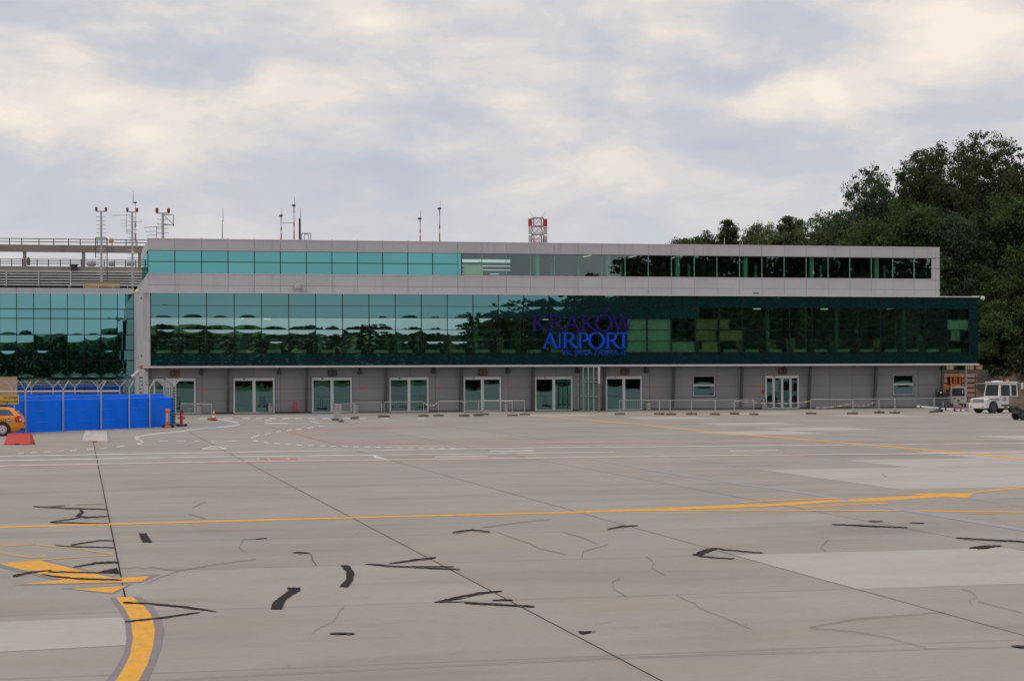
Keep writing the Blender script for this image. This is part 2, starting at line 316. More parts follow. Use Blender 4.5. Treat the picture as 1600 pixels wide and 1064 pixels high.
# ---------------------------------------------------------------- mesh builder
class MB:
    def __init__(s): s.v = []; s.f = []; s.mi = []; s.m = 0
    def face(s, idx): s.f.append(idx); s.mi.append(s.m)
    def quad(s, a, b, c, d):
        n = len(s.v); s.v += [tuple(a), tuple(b), tuple(c), tuple(d)]; s.face((n, n+1, n+2, n+3)); return s
    def box(s, x0, x1, y0, y1, z0, z1):
        n = len(s.v)
        s.v += [(x0,y0,z0),(x1,y0,z0),(x1,y1,z0),(x0,y1,z0),(x0,y0,z1),(x1,y0,z1),(x1,y1,z1),(x0,y1,z1)]
        for q in ((0,3,2,1),(4,5,6,7),(0,1,5,4),(1,2,6,5),(2,3,7,6),(3,0,4,7)): s.face(tuple(n+i for i in q))
        return s
    def cbox(s, c, sx, sy, sz): return s.box(c[0]-sx/2, c[0]+sx/2, c[1]-sy/2, c[1]+sy/2, c[2], c[2]+sz)
    def tube(s, a, b, r0, r1=None, n=8, caps=True):
        a = Vector(a); b = Vector(b); r1 = r0 if r1 is None else r1
        d = b - a
        if d.length < 1e-6: return s
        d.normalize(); u = d.orthogonal().normalized(); w = d.cross(u)
        k = len(s.v)
        for p, r in ((a, r0), (b, r1)):
            for i in range(n):
                t = 2*math.pi*i/n; s.v.append(tuple(p + u*(r*math.cos(t)) + w*(r*math.sin(t))))
        for i in range(n):
            j = (i+1) % n; s.face((k+i, k+j, k+n+j, k+n+i))
        if caps:
            s.face(tuple(k+i for i in reversed(range(n)))); s.face(tuple(k+n+i for i in range(n)))
        return s
    def path(s, pts, r, n=8):
        for a, b in zip(pts[:-1], pts[1:]): s.tube(a, b, r, None, n)
        return s
    def lathe(s, prof, c=(0,0,0), axis='z', n=16):
        k = len(s.v)
        for (r, h) in prof:
            for i in range(n):
                t = 2*math.pi*i/n; x, y = r*math.cos(t), r*math.sin(t)
                p = (x, y, h) if axis == 'z' else (x, h, y)
                s.v.append((p[0]+c[0], p[1]+c[1], p[2]+c[2]))
        for q in range(len(prof)-1):
            for i in range(n):
                j = (i+1) % n; s.face((k+q*n+i, k+q*n+j, k+(q+1)*n+j, k+(q+1)*n+i))
        s.face(tuple(k+i for i in range(n))); s.face(tuple(k+(len(prof)-1)*n+i for i in range(n)))
        return s
    def prism(s, poly, y0, y1):
        """polygon in (x, z) extruded along y"""
        n = len(poly); k = len(s.v)
        s.v += [(p[0], y0, p[1]) for p in poly] + [(p[0], y1, p[1]) for p in poly]
        s.face(tuple(k+i for i in range(n))); s.face(tuple(k+n+i for i in reversed(range(n))))
        for i in range(n):
            j = (i+1) % n; s.face((k+j, k+i, k+n+i, k+n+j))
        return s
    def mesh(s, name, mats, smooth=False, off=None):
        me = bpy.data.meshes.new(name)
        vs = s.v if off is None else [(a[0]-off[0], a[1]-off[1], a[2]-off[2]) for a in s.v]
        me.from_pydata(vs, [], s.f)
        for mm in (mats if isinstance(mats, (list, tuple)) else [mats]): me.materials.append(mm)
        if isinstance(mats, (list, tuple)) and len(mats) > 1: me.polygons.foreach_set('material_index', s.mi)
        if smooth: me.polygons.foreach_set('use_smooth', [True]*len(me.polygons))
        me.update(); return me
    def build(s, name, mats, parent=None, world=False, smooth=False, loc=None):
        off = wloc(parent) if (world and parent) else None
        return put(name, s.mesh(name, mats, smooth, off), parent, loc or (0, 0, 0))
def wloc(o):
    v = Vector((0, 0, 0))
    while o: v += o.location; o = o.parent
    return v
def put(name, me, parent=None, loc=(0, 0, 0), rot=None):
    o = bpy.data.objects.new(name, me); col.objects.link(o); o.parent = parent; o.location = loc
    if rot: o.rotation_euler = rot
    return o
def tag(o, label, cat, group=None, kind=None):
    if label: o['label'] = label
    if cat: o['category'] = cat
    if group: o['group'] = group
    if kind: o['kind'] = kind
    return o
def thing(name, label, cat, loc=(0, 0, 0), rz=0.0, group=None):
    o = bpy.data.objects.new(name, None); col.objects.link(o); o.location = loc; o.rotation_euler = (0, 0, rz)
    o.empty_display_size = 0.3
    return tag(o, label, cat, group)
def struct(o): o['kind'] = 'structure'; return o
def copy_tree(o, parent=None):
    c = o.copy(); col.objects.link(c); c.parent = parent
    for ch in o.children: copy_tree(ch, c)
    return c
def text_mesh(body, size, mt, extrude=0.003, bold=0.0):
    cu = bpy.data.curves.new('text', 'FONT'); cu.body = body; cu.size = size; cu.extrude = extrude; cu.resolution_u = 3; cu.offset = bold
    ob = bpy.data.objects.new('text', cu); me = bpy.data.meshes.new_from_object(ob)
    bpy.data.objects.remove(ob); me.materials.clear(); me.materials.append(mt); return me

# ---------------------------------------------------------------- ground
YW, YB, YL, YP = 146.0, 144.7, 183.0, 214.0      # wall, projecting glass box, left wing, parking deck
land = MB().quad((-2500, -2500, -0.06), (2500, -2500, -0.06), (2500, 3000, -0.06), (-2500, 3000, -0.06)).build('grass_field', M_grass)
struct(land)
apron = MB().quad((-220, -120, -0.012), (320, -120, -0.012), (320, 200, -0.012), (-220, 200, -0.012)).build('apron', M_concbase)
struct(apron)
rnd = random.Random(5)
JX, JY0, SX, SY = 0.6, 24.8 - 2*5.15, 5.0, 5.15
def xr(Y):
    a = P(0, 700, Y).x; b = P(1600, 700, Y).x; return a, b
slab_me = MB().box(0.012, SX-0.012, 0.006, SY-0.006, -0.011, 0.0).mesh('slab', M_conc)
slab_light = MB().box(0.012, SX-0.012, 0.006, SY-0.006, -0.011, 0.001).mesh('slab', M_conclight2)
nslab = 0
rows = 24
SLABR = []
for r in range(rows):
    y0 = JY0 + r*SY
    a0, b0 = xr(y0); a1, b1 = xr(y0+SY)
    k0 = math.floor((min(a0, a1) - JX)/SX); k1 = math.floor((max(b0, b1) - JX)/SX)
    SLABR.append((k0, k1, y0))
    for k in range(k0, k1+1):
        light = (r == 2 and k == 2) or (k == 4 and r in (6, 7)) or (k == 5 and r in (6, 7, 8)) or (k in (6, 7) and r in (7, 8, 9)) or (k in (8, 9, 10) and r in (8, 9, 10, 11))
        if k >= 6 and not light and rnd.random() < 0.12: light = True
        put('slab', slab_light if light else slab_me, apron, (JX + k*SX, y0, 0)); nslab += 1
# sealed joints: long dark strips between the columns of slabs, thin dirt lines between the rows
for k in range(-4, 17):
    ys = [y0 for (k0, k1, y0) in SLABR if k0 <= k <= k1+1]
    if not ys: continue
    x = JX + k*SX; w = 0.012
    MB().box(x-w, x+w, min(ys), max(ys)+SY, -0.0115, -0.003).build('joint_sealant', M_joint, apron)
for (k0, k1, y0) in SLABR:
    MB().box(JX+k0*SX, JX+(k1+1)*SX, y0-0.006, y0+0.006, -0.0115, -0.007).build('joint_line', M_hair, apron)
MB().quad((-70, YW-3.2, 0.003), (130, YW-3.2, 0.003), (130, YW+0.5, 0.003), (-70, YW+0.5, 0.003)).build('asphalt_strip', M_asph, apron)

MARK = [0]
def zmark():
    MARK[0] += 1; return 0.0035 + MARK[0]*0.00006
def gpoly(name, mt, pts):
    z = zmark(); n = len(pts)
    me = bpy.data.meshes.new(name); me.from_pydata([tuple(G(x, y, z)) for x, y in pts], [], [tuple(range(n))]); me.materials.append(mt)
    return put(name, me, apron)
def gline(name, mt, pts, th, dash=None):
    """painted line or sealed crack along pixel points; th = its height in photo pixels (one value or one per point)"""
    z = zmark(); mb = MB()
    if not isinstance(th, (list, tuple)): th = [th]*len(pts)
    # resample
    P2 = []
    for i in range(len(pts)-1):
        (x0, y0), (x1, y1) = pts[i], pts[i+1]
        nseg = max(1, int(math.hypot(x1-x0, y1-y0)/(dash or 40)))
        for q in range(nseg):
            t = q/nseg; P2.append((x0+(x1-x0)*t, y0+(y1-y0)*t, th[i]+(th[i+1]-th[i])*t))
    P2.append((*pts[-1], th[-1]))
    W = []
    for i, (x, y, t) in enumerate(P2):
        a = P2[max(0, i-1)]; b = P2[min(len(P2)-1, i+1)]
        dx, dy = b[0]-a[0], b[1]-a[1]; l = math.hypot(dx, dy) or 1
        nx, ny = -dy/l, dx/l
        W.append((G(x+nx*t/2, y+ny*t/2, z), G(x-nx*t/2, y-ny*t/2, z)))
    for i in range(len(W)-1):
        if dash and i % 2: continue
        mb.quad(W[i][0], W[i+1][0], W[i+1][1], W[i][1])
    return mb.build(name, mt, apron)
def C6(pts): return [(x/3.2, 760+y/3.2) for x, y in pts]
def C7(pts): return [(400+x/2.667, 760+y/2.667) for x, y in pts]
def C5(pts): return [(840+x/5.333, 760+y/5.333) for x, y in pts]
def C8(pts): return [(1000+x/2.633, 660+y/2.633) for x, y in pts]
def CR(pts): return [(1200+x/4, 680+y/4) for x, y in pts]
def C12(pts): return [(150+x/2.667, 630+y/2.667) for x, y in pts]
def C1(pts): return [(120+x/9.675, 660+y/9.675) for x, y in pts]

gpoly('repair_patch', M_conclight, C6([(-400, 690), (0, 675), (610, 652), (635, 655), (663, 790), (0, 825), (-400, 845)]))
# broken yellow arrow, left, with its grey outlines
gpoly('grey_outline', M_grayp, C6([(-40, 395), (195, 360), (600, 455), (760, 436), (800, 440), (700, 480), (70, 492), (300, 470)]))
gpoly('yellow_arrow', M_yel, C6([(0, 386), (195, 368), (575, 458), (320, 465)]))
gpoly('yellow_arrow', M_yel, C6([(320, 465), (560, 457), (748, 446), (706, 474), (100, 487)]))
gpoly('grey_outline', M_grayp, C6([(310, 508), (660, 486), (565, 537)]))
gpoly('yellow_arrow', M_yel, C6([(355, 510), (630, 495), (560, 530)]))
gline('yellow_outline', M_yelfaint, C6([(-60, 301), (0, 297), (170, 287)]), 2.0)
gline('yellow_outline', M_yelfaint, C6([(180, 288), (400, 311), (570, 337)]), 2.6)
gline('yellow_outline', M_yelfaint, C6([(570, 340), (200, 365), (-30, 388)]), 1.8)
gline('yellow_outline', M_yelfaint, C6([(-30, 318), (60, 340), (150, 352), (235, 347)]), 3.2)
# the thick yellow curve in front
Lc = [(580, 553), (625, 610), (655, 670), (665, 760), (650, 840), (610, 920), (575, 973), (520, 1060), (470, 1130)]
Rc = [(660, 550), (715, 590), (755, 640), (775, 710), (765, 800), (735, 890), (690, 973), (640, 1060), (590, 1130)]
Lg = [(550, 555), (595, 612), (622, 668), (633, 760), (618, 840), (570, 920), (527, 973), (470, 1060), (415, 1130)]
Rg = [(700, 548), (760, 590), (805, 655), (819, 710), (808, 800), (775, 890), (738, 973), (690, 1060), (640, 1130)]
gpoly('grey_outline', M_grayp, C6(Lg + Rg[::-1]))
gpoly('yellow_taxi_line', M_yel, C6(Lc + Rc[::-1]))
# long yellow line and the arrow that meets it on the right
gline('yellow_taxi_line', M_yel, [(-900, 849), (0, 823.3), (171, 818.6), (400, 812.6), (560, 808), (700, 804.6), (840, 801.5), (920, 799.5), (1000, 797.5), (1140, 796.6), (1400, 797.3), (1640, 800.3)], [2.6, 2.6, 2.6, 2.6, 2.5, 2.4, 2.2, 2.2, 1.6, 1.4, 1.4, 1.6])
gpoly('yellow_arrow', M_yel, [(880, 799.5), (1035, 793.6), (1140, 788.6), (1200, 787), (1270, 782.5), (1330, 779.8), (1330, 783), (1200, 791), (1140, 793.2), (1040, 797)])
gpoly('yellow_arrow', M_yel, CR([(510, 400), (960, 375), (870, 363), (1290, 360), (1245, 391), (1110, 383), (690, 411), (520, 413)]))
gline('yellow_taxi_line', M_yel, CR([(1280, 357), (1600, 323), (1700, 312)]), [1.6, 2.2, 2.4])
gline('yellow_outline', M_yel, CR([(-180, 418), (0, 408), (380, 393), (520, 406)]), 1.5)
gline('yellow_outline', M_yel, CR([(70, 430), (220, 448)]), 1.4)
gline('yellow_outline', M_yel, CR([(220, 448), (600, 427), (750, 423)]), 1.6)
gline('yellow_outline', M_yelfaint, CR([(1220, 487), (1420, 487)]), 1.4)
gline('pale_blue_line', M_bluep, [(917, 715.6), (1018, 734.4), (1150, 755), (1230, 765.5), (1325, 780.5)], [1.4, 2.0, 2.4, 2.8, 3.0])
gline('pale_blue_line', M_bluep, [(1362, 789), (1450, 802.5), (1525, 815), (1620, 831)], [3.0, 3.4, 3.8, 4.2])
gline('yellow_thin_line', M_yel, [(850, 650.5), (1000, 663), (1114, 675), (1304, 690.4), (1418, 700), (1532, 709.6), (1600, 717), (1640, 722)], [0.6, 0.9, 1.1, 1.4, 1.6, 2.0, 2.4, 2.6])
# white and red roadway lines
gline('white_road_line', M_whitep, [(-700, 725.5), (150, 709.9), (340, 706.5), (475, 704.4), (560, 703.3), (657, 702.4), (725, 700.7), (860, 699.2), (1200, 696), (1640, 692)], [1.3, 1.2, 1.1, 1.1, 1.0, 1.0, 1.0, 0.8, 0.7, 0.6])
gline('white_road_line', M_whitep, [(-700, 732.5), (120, 717.3), (280, 714.5), (340, 713.6), (560, 711), (650, 710), (860, 707.2), (960, 706)], [1.4, 1.4, 1.2, 1.2, 1.1, 1.1, 1.0, 0.8])
gline('white_road_line', M_whitep, [(-700, 741), (120, 725.3), (280, 722.2), (340, 721.1), (560, 718.6), (860, 714.8), (1160, 711), (1640, 706.6)], [1.0, 1.0, 1.0, 0.9, 0.9, 0.9, 0.8, 0.7])
gline('red_road_line', M_redp, [(-700, 742), (120, 726.3), (280, 723.2), (340, 722.1), (560, 719.6), (860, 715.7), (1160, 711.8), (1640, 707.4)], [1.0, 1.0, 1.0, 1.0, 1.0, 0.9, 0.9, 0.8])
gline('red_road_line', M_redp, [(450, 674), (487, 683.5), (525, 692), (637, 693.3), (860, 692.8), (1160, 691.5), (1640, 688)], [1.8, 1.8, 1.2, 0.8, 0.8, 0.8, 0.7])
gline('red_road_line', M_redp, [(450, 674), (562, 669.4), (712, 664.5)], [0.9, 0.8, 0.6])
for a in ([(765, 704.6), (835, 703.8)], [(680, 713.8), (762, 712.4)], [(1140, 704.4), (1215, 703)], [(414, 661.3), (450, 661.3)], [(414, 656.3), (425, 657.6)]):
    gline('white_road_line', M_whitep, a, 1.2)
gpoly('white_arrow', M_whitep, [(583, 711.4), (585, 711), (607, 717.8), (585, 715.3)])
gline('white_dashed_line', M_whitep, C1([(-900, 470), (-500, 445), (0, 420), (150, 408), (260, 398), (450, 383), (600, 370), (720, 353), (880, 335)]), 1.2, dash=9)
zz = [(870, 215, 950, 210), (870, 236, 915, 236), (905, 225, 955, 224), (895, 250, 960, 246), (890, 268, 930, 266), (940, 270, 1000, 274), (950, 286, 985, 288), (970, 295, 1015, 294), (905, 308, 950, 310), (955, 316, 990, 316), (915, 326, 970, 325)]
for x0, y0, x1, y1 in zz:
    gline('white_zigzag_mark', M_whitep, C1([(x0, y0), (x1, y1)]), 1.2)
gline('white_kerb_line', M_whitep, [(219.5, 681), (229.5, 679.3), (250, 677), (280, 674.2), (300, 671.2), (340, 667.5), (363, 665.5), (374.5, 663.3), (371, 660), (352, 656.3), (341, 654.4)], [1.5, 1.5, 1.5, 1.4, 1.4, 1.6, 1.6, 1.6, 1.6, 1.4, 1.0])
gline('blue_line', M_bluep2, [(345, 660.7), (354, 663.6), (340, 667), (310, 671)], 0.9)
gline('blue_line', M_bluep2, [(487, 646.8), (530, 653.3)], 0.9)
gline('white_dashed_line', M_whitep, C12([(890, 76), (930, 82), (955, 93), (880, 103), (750, 120), (680, 132), (645, 145), (655, 155), (720, 165), (860, 175), (1050, 180), (1300, 185), (1650, 189)]), [1.0, 1.4, 1.5, 1.3, 1.3, 1.5, 1.7, 1.6, 1.4, 1.2, 1.1, 1.0, 1.0], dash=8)
for x0, x1 in ((430, 480), (530, 570), (610, 640), (665, 695), (720, 750), (775, 805), (830, 860), (885, 915), (945, 975), (1030, 1060), (1100, 1130), (1190, 1220), (1340, 1370)):
    gline('white_dash', M_whitep, C12([(x0, 63.5), (x1, 63)]), 1.3)
for x0, x1 in ((262, 300), (335, 375), (410, 432), (480, 503), (548, 586)):
    gline('white_dash', M_whitep, C12([(x0, 158), (x1, 157)]), 1.1)
gline('white_triangle', M_whitep, C12([(440, 189.5), (480, 180), (510, 181), (545, 189.5)]), 1.4)
gline('white_triangle', M_whitep, C12([(440, 189.5), (545, 189.5)]), 1.4)
gpoly('red_road_sign', M_redp, [(404, 715.4), (420, 714.8), (450, 714.8), (466, 715.3), (466, 717.4), (450, 718), (420, 718), (404, 717.6)])
for a in ([(401, 716.2), (405, 717.4)], [(417, 714.8), (422, 717.8)], [(448, 714.9), (453, 717.8)], [(465, 715), (469, 716.6)]):
    gline('white_road_mark', M_whitep, a, 0.9)
for y in (681.3, 684.2): gline('yellow_dash', M_yel, [(57.5 - (y-681)*0.4, y), (63.5 - (y-681)*0.4, y)], 1.4)
# bitumen-sealed cracks
TAR = [
 (C6([(165, 98), (340, 108), (540, 113)]), [1.0, 1.8, 1.2]), (C6([(220, 103), (325, 94)]), 1.0), (C6([(400, 114), (415, 128), (380, 146), (430, 153), (540, 148)]), [5, 6, 3, 2.5, 1.0]),
 (C6([(250, 177), (400, 154)]), [1.5, 1.4]), (C6([(250, 178), (430, 182), (545, 183)]), [1.6, 1.0, 0.8]),
 (C6([(355, 290), (500, 268), (565, 269)]), [1.8, 1.5, 1.6]), (C6([(275, 293), (350, 298), (578, 304)]), [1.0, 1.6, 1.2]),
 (C6([(65, 446), (150, 428), (260, 416)]), [3.4, 3.2, 0.8]), (C6([(365, 402), (480, 380), (595, 376)]), [1.6, 3.0, 3.4]),
 (C6([(240, 424), (490, 429)]), [2.4, 1.5]), (C6([(210, 436), (260, 447), (400, 460), (610, 465)]), [0.8, 2.4, 2.6, 2.0]),
 (C6([(615, 578), (750, 583), (940, 602), (1080, 622)]), [3.4, 2.0, 3.2, 0.8]), (C6([(625, 674), (800, 655), (1000, 626)]), [3.0, 2.4, 1.2]),
 (C6([(1465, 328), (1500, 328), (1545, 331)]), [0.8, 2.6, 1.4]), (C6([(1545, 331), (1560, 350), (1562, 365), (1582, 395)]), 0.9),
 (C7([(820, 191), (900, 179), (975, 188)]), [2.6, 2.8, 2.2]), (C7([(1465, 178), (1520, 166), (1592, 161)]), [1.6, 2.4, 1.4]),
 (C7([(555, 320), (650, 306), (750, 294)]), [1.2, 2.8, 2.4]), (C7([(455, 322), (500, 324), (540, 328)]), [0.6, 2.4, 2.6]), (C7([(520, 328), (850, 344)]), [2.0, 1.6]), (C7([(650, 331), (825, 332)]), 1.2),
 (C7([(742, 481), (790, 472), (850, 460), (930, 443), (1025, 434)]), [0.8, 4.0, 4.4, 3.4, 1.8]), (C7([(868, 481), (900, 484), (1160, 498)]), [2.4, 3.4, 2.2]), (C7([(985, 471), (1070, 471)]), 2.0), (C7([(750, 480), (870, 478)]), 0.7),
 (C7([(308, 611), (410, 611)]), 2.6), (C7([(0, 216), (45, 214)]), 1.0),
 (C5([(1340, 575), (1480, 590), (1600, 596), (1640, 597)]), [2.2, 1.6, 1.4, 1.2]), (C5([(1500, 512), (1560, 525), (1600, 525), (1660, 531), (1875, 551)]), [1.6, 1.8, 1.6, 1.6, 1.2]),
 (C8([(790, 417), (950, 425), (1100, 431)]), [1.4, 2.2, 1.4]), (C8([(940, 404), (1000, 406)]), [1.6, 1.0]), (C8([(1110, 411), (1170, 413)]), 1.1), (C8([(1300, 473), (1450, 482), (1620, 491)]), [1.6, 2.2, 2.4]),
 (C8([(1525, 917), (1560, 919), (1640, 922)]), [0.8, 3.6, 4.0])]
rg = random.Random(17)
def rough(pts, th, step=4.0, jit=.35, wj=.28):
    if not isinstance(th, (list, tuple)): th = [th]*len(pts)
    q, w_ = [], []
    for i in range(len(pts)-1):
        (x0, y0), (x1, y1) = pts[i], pts[i+1]; n = max(1, int(math.hypot(x1-x0, y1-y0)/step))
        for k in range(n):
            t = k/n; q.append((x0+(x1-x0)*t+rg.uniform(-jit, jit), y0+(y1-y0)*t+rg.gauss(0, jit*.6))); w_.append(max(.3, (th[i]+(th[i+1]-th[i])*t)*rg.uniform(1-wj, 1+wj)*.80))
    q.append(pts[-1]); w_.append(th[-1]*.5); w_[0] *= .6; return q, w_
for pts, th in TAR:
    gline('tar_stain', M_tarstain, *rough(pts, [q+.8 for q in (th if isinstance(th, list) else [th]*len(pts))], 5.0, .5, .35))
for pts, th in TAR: gline('sealed_crack', M_tar, *rough(pts, th))
for pts in (C6([(693, 233), (732, 233), (762, 277), (715, 277)]), C6([(480, 430), (520, 418), (585, 403), (598, 433)]), C6([(1435, 503), (1500, 503), (1500, 518), (1430, 560), (1408, 610), (1353, 610), (1365, 575), (1445, 518)]),
            C7([(350, 326), (390, 328), (410, 360), (405, 385), (385, 415), (348, 415), (374, 385), (378, 355)]), C7([(1335, 602), (1422, 600), (1360, 613)]),
            C5([(1285, 568), (1380, 525), (1470, 508), (1512, 512), (1420, 545), (1350, 573)]), C8([(1350, 515), (1420, 504), (1490, 505), (1410, 519)])):
    q, w_ = rough(list(pts)+[pts[0]], 1, 2.2, .7); gpoly('bitumen_patch', M_tar, q[:-1])
CRK = [C6([(730, 487), (800, 452), (890, 422), (1000, 400), (1180, 373), (1280, 362)]), C6([(600, 405), (780, 405), (890, 420)]), C6([(1335, 257), (1215, 265), (1208, 285), (1195, 305), (1218, 323)]),
 C7([(1005, 190), (1140, 237), (1180, 258), (1290, 281)]), C7([(1280, 190), (1355, 210), (1420, 238)]), C7([(1467, 240), (1365, 268), (1358, 296)]), C7([(940, 170), (1100, 148), (1230, 135)]),
 C7([(370, 498), (345, 525), (325, 560), (260, 590), (232, 612)]), C7([(1517, 383), (1485, 395), (1490, 425), (1545, 457)]), C5([(905, 582), (950, 605), (962, 640), (948, 675), (1065, 735)]),
 C8([(775, 480), (742, 515), (765, 530)]), C8([(150, 710), (225, 743), (240, 760), (350, 803), (460, 850)]), C8([(1320, 683), (1365, 695), (1385, 718), (1355, 728), (1365, 752)]), C8([(1385, 733), (1600, 788)]),
 C8([(700, 843), (880, 858), (1010, 880), (1180, 927)]), C8([(700, 840), (900, 805), (1260, 778)]), C6([(940, 135), (980, 147), (1025, 158)]), C6([(960, 105), (1030, 76)]), C8([(995, 208), (1012, 224)]), C6([(380, 90), (520, 86)])]
rc = random.Random(3)
for pts in CRK:
    q = []
    for (x0, y0), (x1, y1) in zip(pts[:-1], pts[1:]):
        n = max(1, int(math.hypot(x1-x0, y1-y0)/5))
        for i in range(n):
            t = i/n; q.append((x0+(x1-x0)*t + rc.uniform(-.5, .5), y0+(y1-y0)*t + rc.uniform(-.5, .5)))
    q.append(pts[-1]); gline('crack', M_joint, q, 0.36)
gline('crack', M_hair, [(200, 1064), (219, 1063), (360, 1056), (500, 1049), (700, 1039), (962, 1027), (1100, 1022), (1300, 1017), (1471, 1012), (1640, 1008)], 0.35)

# ---------------------------------------------------------------- terminal building
X0, X1 = P(231, 400, YW).x, P(1468, 400, YW).x         # main wall ends
BX0, BX1 = P(223.7, 500, YB).x, P(1528.5, 500, YB).x   # projecting box ends
GX0, GX1 = P(235.5, 500, YB).x, P(1514, 500, YB).x     # first and last full mullion
NB = 33; BW = (GX1-GX0)/NB
KB = .0018                                              # the bays narrow slightly from left to right
def gx(i): return GX0+i*BW+KB*i*(NB-i)
def ux(i): return UX0+i*UW+KB*i*(NU-i)
ZR = [9.11, 8.20, 7.30, 6.40, 5.495, 4.587, 3.645]      # rows of the box, top down
ZU = [13.29, 12.42, 11.57, 10.68, 9.78, 9.12]           # parapet top, glass top, transom, glass bottom, seam, box roof
term = thing('terminal_building', 'long grey airport terminal with projecting green glass storey above a row of doors', 'building', (X0, YW, 0))
def tb(mb, name, mt, parent=None, smooth=False): return mb.build(name, mt, parent or term, world=True, smooth=smooth)
def at_t(v, parent=None): return Vector(v) - wloc(parent or term)
# cores, slabs and inner rooms
tb(MB().box(X0+0.02, X1-0.02, 153, YL+12, 0, 9.0), 'rear_block', M_panel)
tb(MB().box(BX0+0.05, BX1-0.05, YB+0.12, 152.9, 3.50, 3.66), 'floor_slab', M_sof)
tb(MB().box(BX0+0.05, BX1-0.05, YB+0.12, 152.9, 4.40, 4.56), 'raised_floor', M_intdark)
tb(MB().box(BX0+0.05, BX1-0.05, YB+0.12, 152.9, 8.98, 9.10), 'box_roof_slab', M_sof)
ivis0 = 21
xs = P(1082.7, 500, YB).x
tb(MB().box(GX0, xs, YB+0.25, 152.8, 7.36, 7.46), 'suspended_ceiling', M_ceil)
tb(MB().box(xs+.1, GX1, YB+0.25, 152.8, 8.30, 8.40), 'suspended_ceiling', M_ceil)
tb(MB().box(GX0, GX1+0.4, 151.5, 151.7, 4.57, 8.9), 'inner_wall', M_int)
rr = random.Random(11)
for i in range(1, NB):
    if i % 3 == 0:
        x = gx(i); tb(MB().box(x-.16+0.4, x+.16+.4, YB+0.75, YB+1.05, 4.56, 8.9), 'inner_column', M_green)
    if i % 4 == 2:
        x = gx(i); tb(MB().box(x-.06, x+.06, YB+1.4, 151.4, 4.56, 8.2), 'partition', M_int)
for i in range(NB):
    x = gx(i)
    a = x+BW*rr.uniform(.12, .25)
    tb(MB().box(a, a+BW*.55, YB+0.3, YB+0.42, 4.60, 4.84), 'radiator', M_blind)
    if i < 21 and rr.random() < .75:
        tb(MB().box(x+.1, x+BW-.1, YB+0.62, YB+0.66, 5.62, 5.66), 'inner_rail', M_blind)
    if rr.random() < .5:
        a = x+rr.uniform(.2, 1.0); h = rr.uniform(.7, 1.5)
        tb(MB().box(a, a+rr.uniform(.5, 1.0), YB+2.2, YB+2.8, 4.56, 4.56+h), 'cabinet', rr.choice([M_int, M_intdark, M_box]))
def blind(i, r0, r1, mt, fx0=0.02, fx1=0.98, nm='blind'):
    x = gx(i)
    tb(MB().box(x+BW*fx0, x+BW*fx1, YB+0.16, YB+0.2, ZR[r1]+.04, ZR[r0]-.04), nm, mt)
for i, r0, r1 in ((19, 2, 5), (20, 4, 5)): blind(i, r0, r1, M_blind)
blind(18, 2, 5, M_blind, 0.2, 0.98)
for i, r0, r1, a, b in ((21, 2, 3, .05, .95), (21, 3, 4, .05, .9), (21, 4, 5, .3, .95), (22, 3, 4, .02, .98), (22, 2, 3, .05, .45)): blind(i, r0, r1, M_box, a, b, 'stacked_carton')
blind(32, 2, 3, M_blind); blind(32, 3, 4, M_blind, 0.2, 0.45); blind(32, 3, 4, M_blind, .47, .6)
for i in (3, 4, 9, 15, 24, 27, 30):
    x = gx(i); zc0 = 7.30 if i < ivis0 else 8.22
    tb(MB().box(x+.6, x+1.1, YB+4.2, YB+4.6, zc0, zc0+.06), 'ceiling_lamp', M_lampw)  # added lamps, there to brighten the rooms behind the glass

# glass panes: each sheet bulges by a fraction of a millimetre, which bends the reflections
def pane_mesh(w, h, b, mt, nx=10, nz=6):
    me = bpy.data.meshes.new('pane'); v = []; f = []
    for j in range(nz+1):
        for i in range(nx+1):
            u, t = i/nx, j/nz
            v.append((u*w, -b*(1-(2*u-1)**2)*(1-(2*t-1)**2), t*h))
    for j in range(nz):
        for i in range(nx):
            a = j*(nx+1)+i; f.append((a, a+1, a+nx+2, a+nx+1))
    me.from_pydata(v, [], f); me.materials.append(mt); me.polygons.foreach_set('use_smooth', [True]*len(f)); me.update(); return me
def variants(w, h, bs, mt): return [pane_mesh(w, h, b, mt) for b in bs]
RH = 0.91; g = 0.015
sp_v = variants(BW-2*g, RH-2*g, (.0009, .0012, .0016, .0020), G_sp)
vi_v = variants(BW-2*g, RH-2*g, (.0005, .0007, .0009, .0011), G_vis)
ivis = 21
for i in range(NB):
    for r in range(6):
        vision = r in (2, 3, 4) or (r == 1 and i >= ivis)
        me = rr.choice(vi_v if vision else sp_v)
        o = put('pane', me, term, at_t((gx(i)+g, YB+0.01, ZR[r+1]+g)), (rr.gauss(0, .0005), 0, rr.gauss(0, .0008))); o.scale.x = (gx(i+1)-gx(i)-2*g)/(BW-2*g)
end_me = [pane_mesh(BX1-GX1-.03, RH-2*g, .0004, G_sp) for _ in range(1)]
for r in range(6): put('pane', end_me[0], term, at_t((GX1+.015, YB+.012, ZR[r+1]+g)))
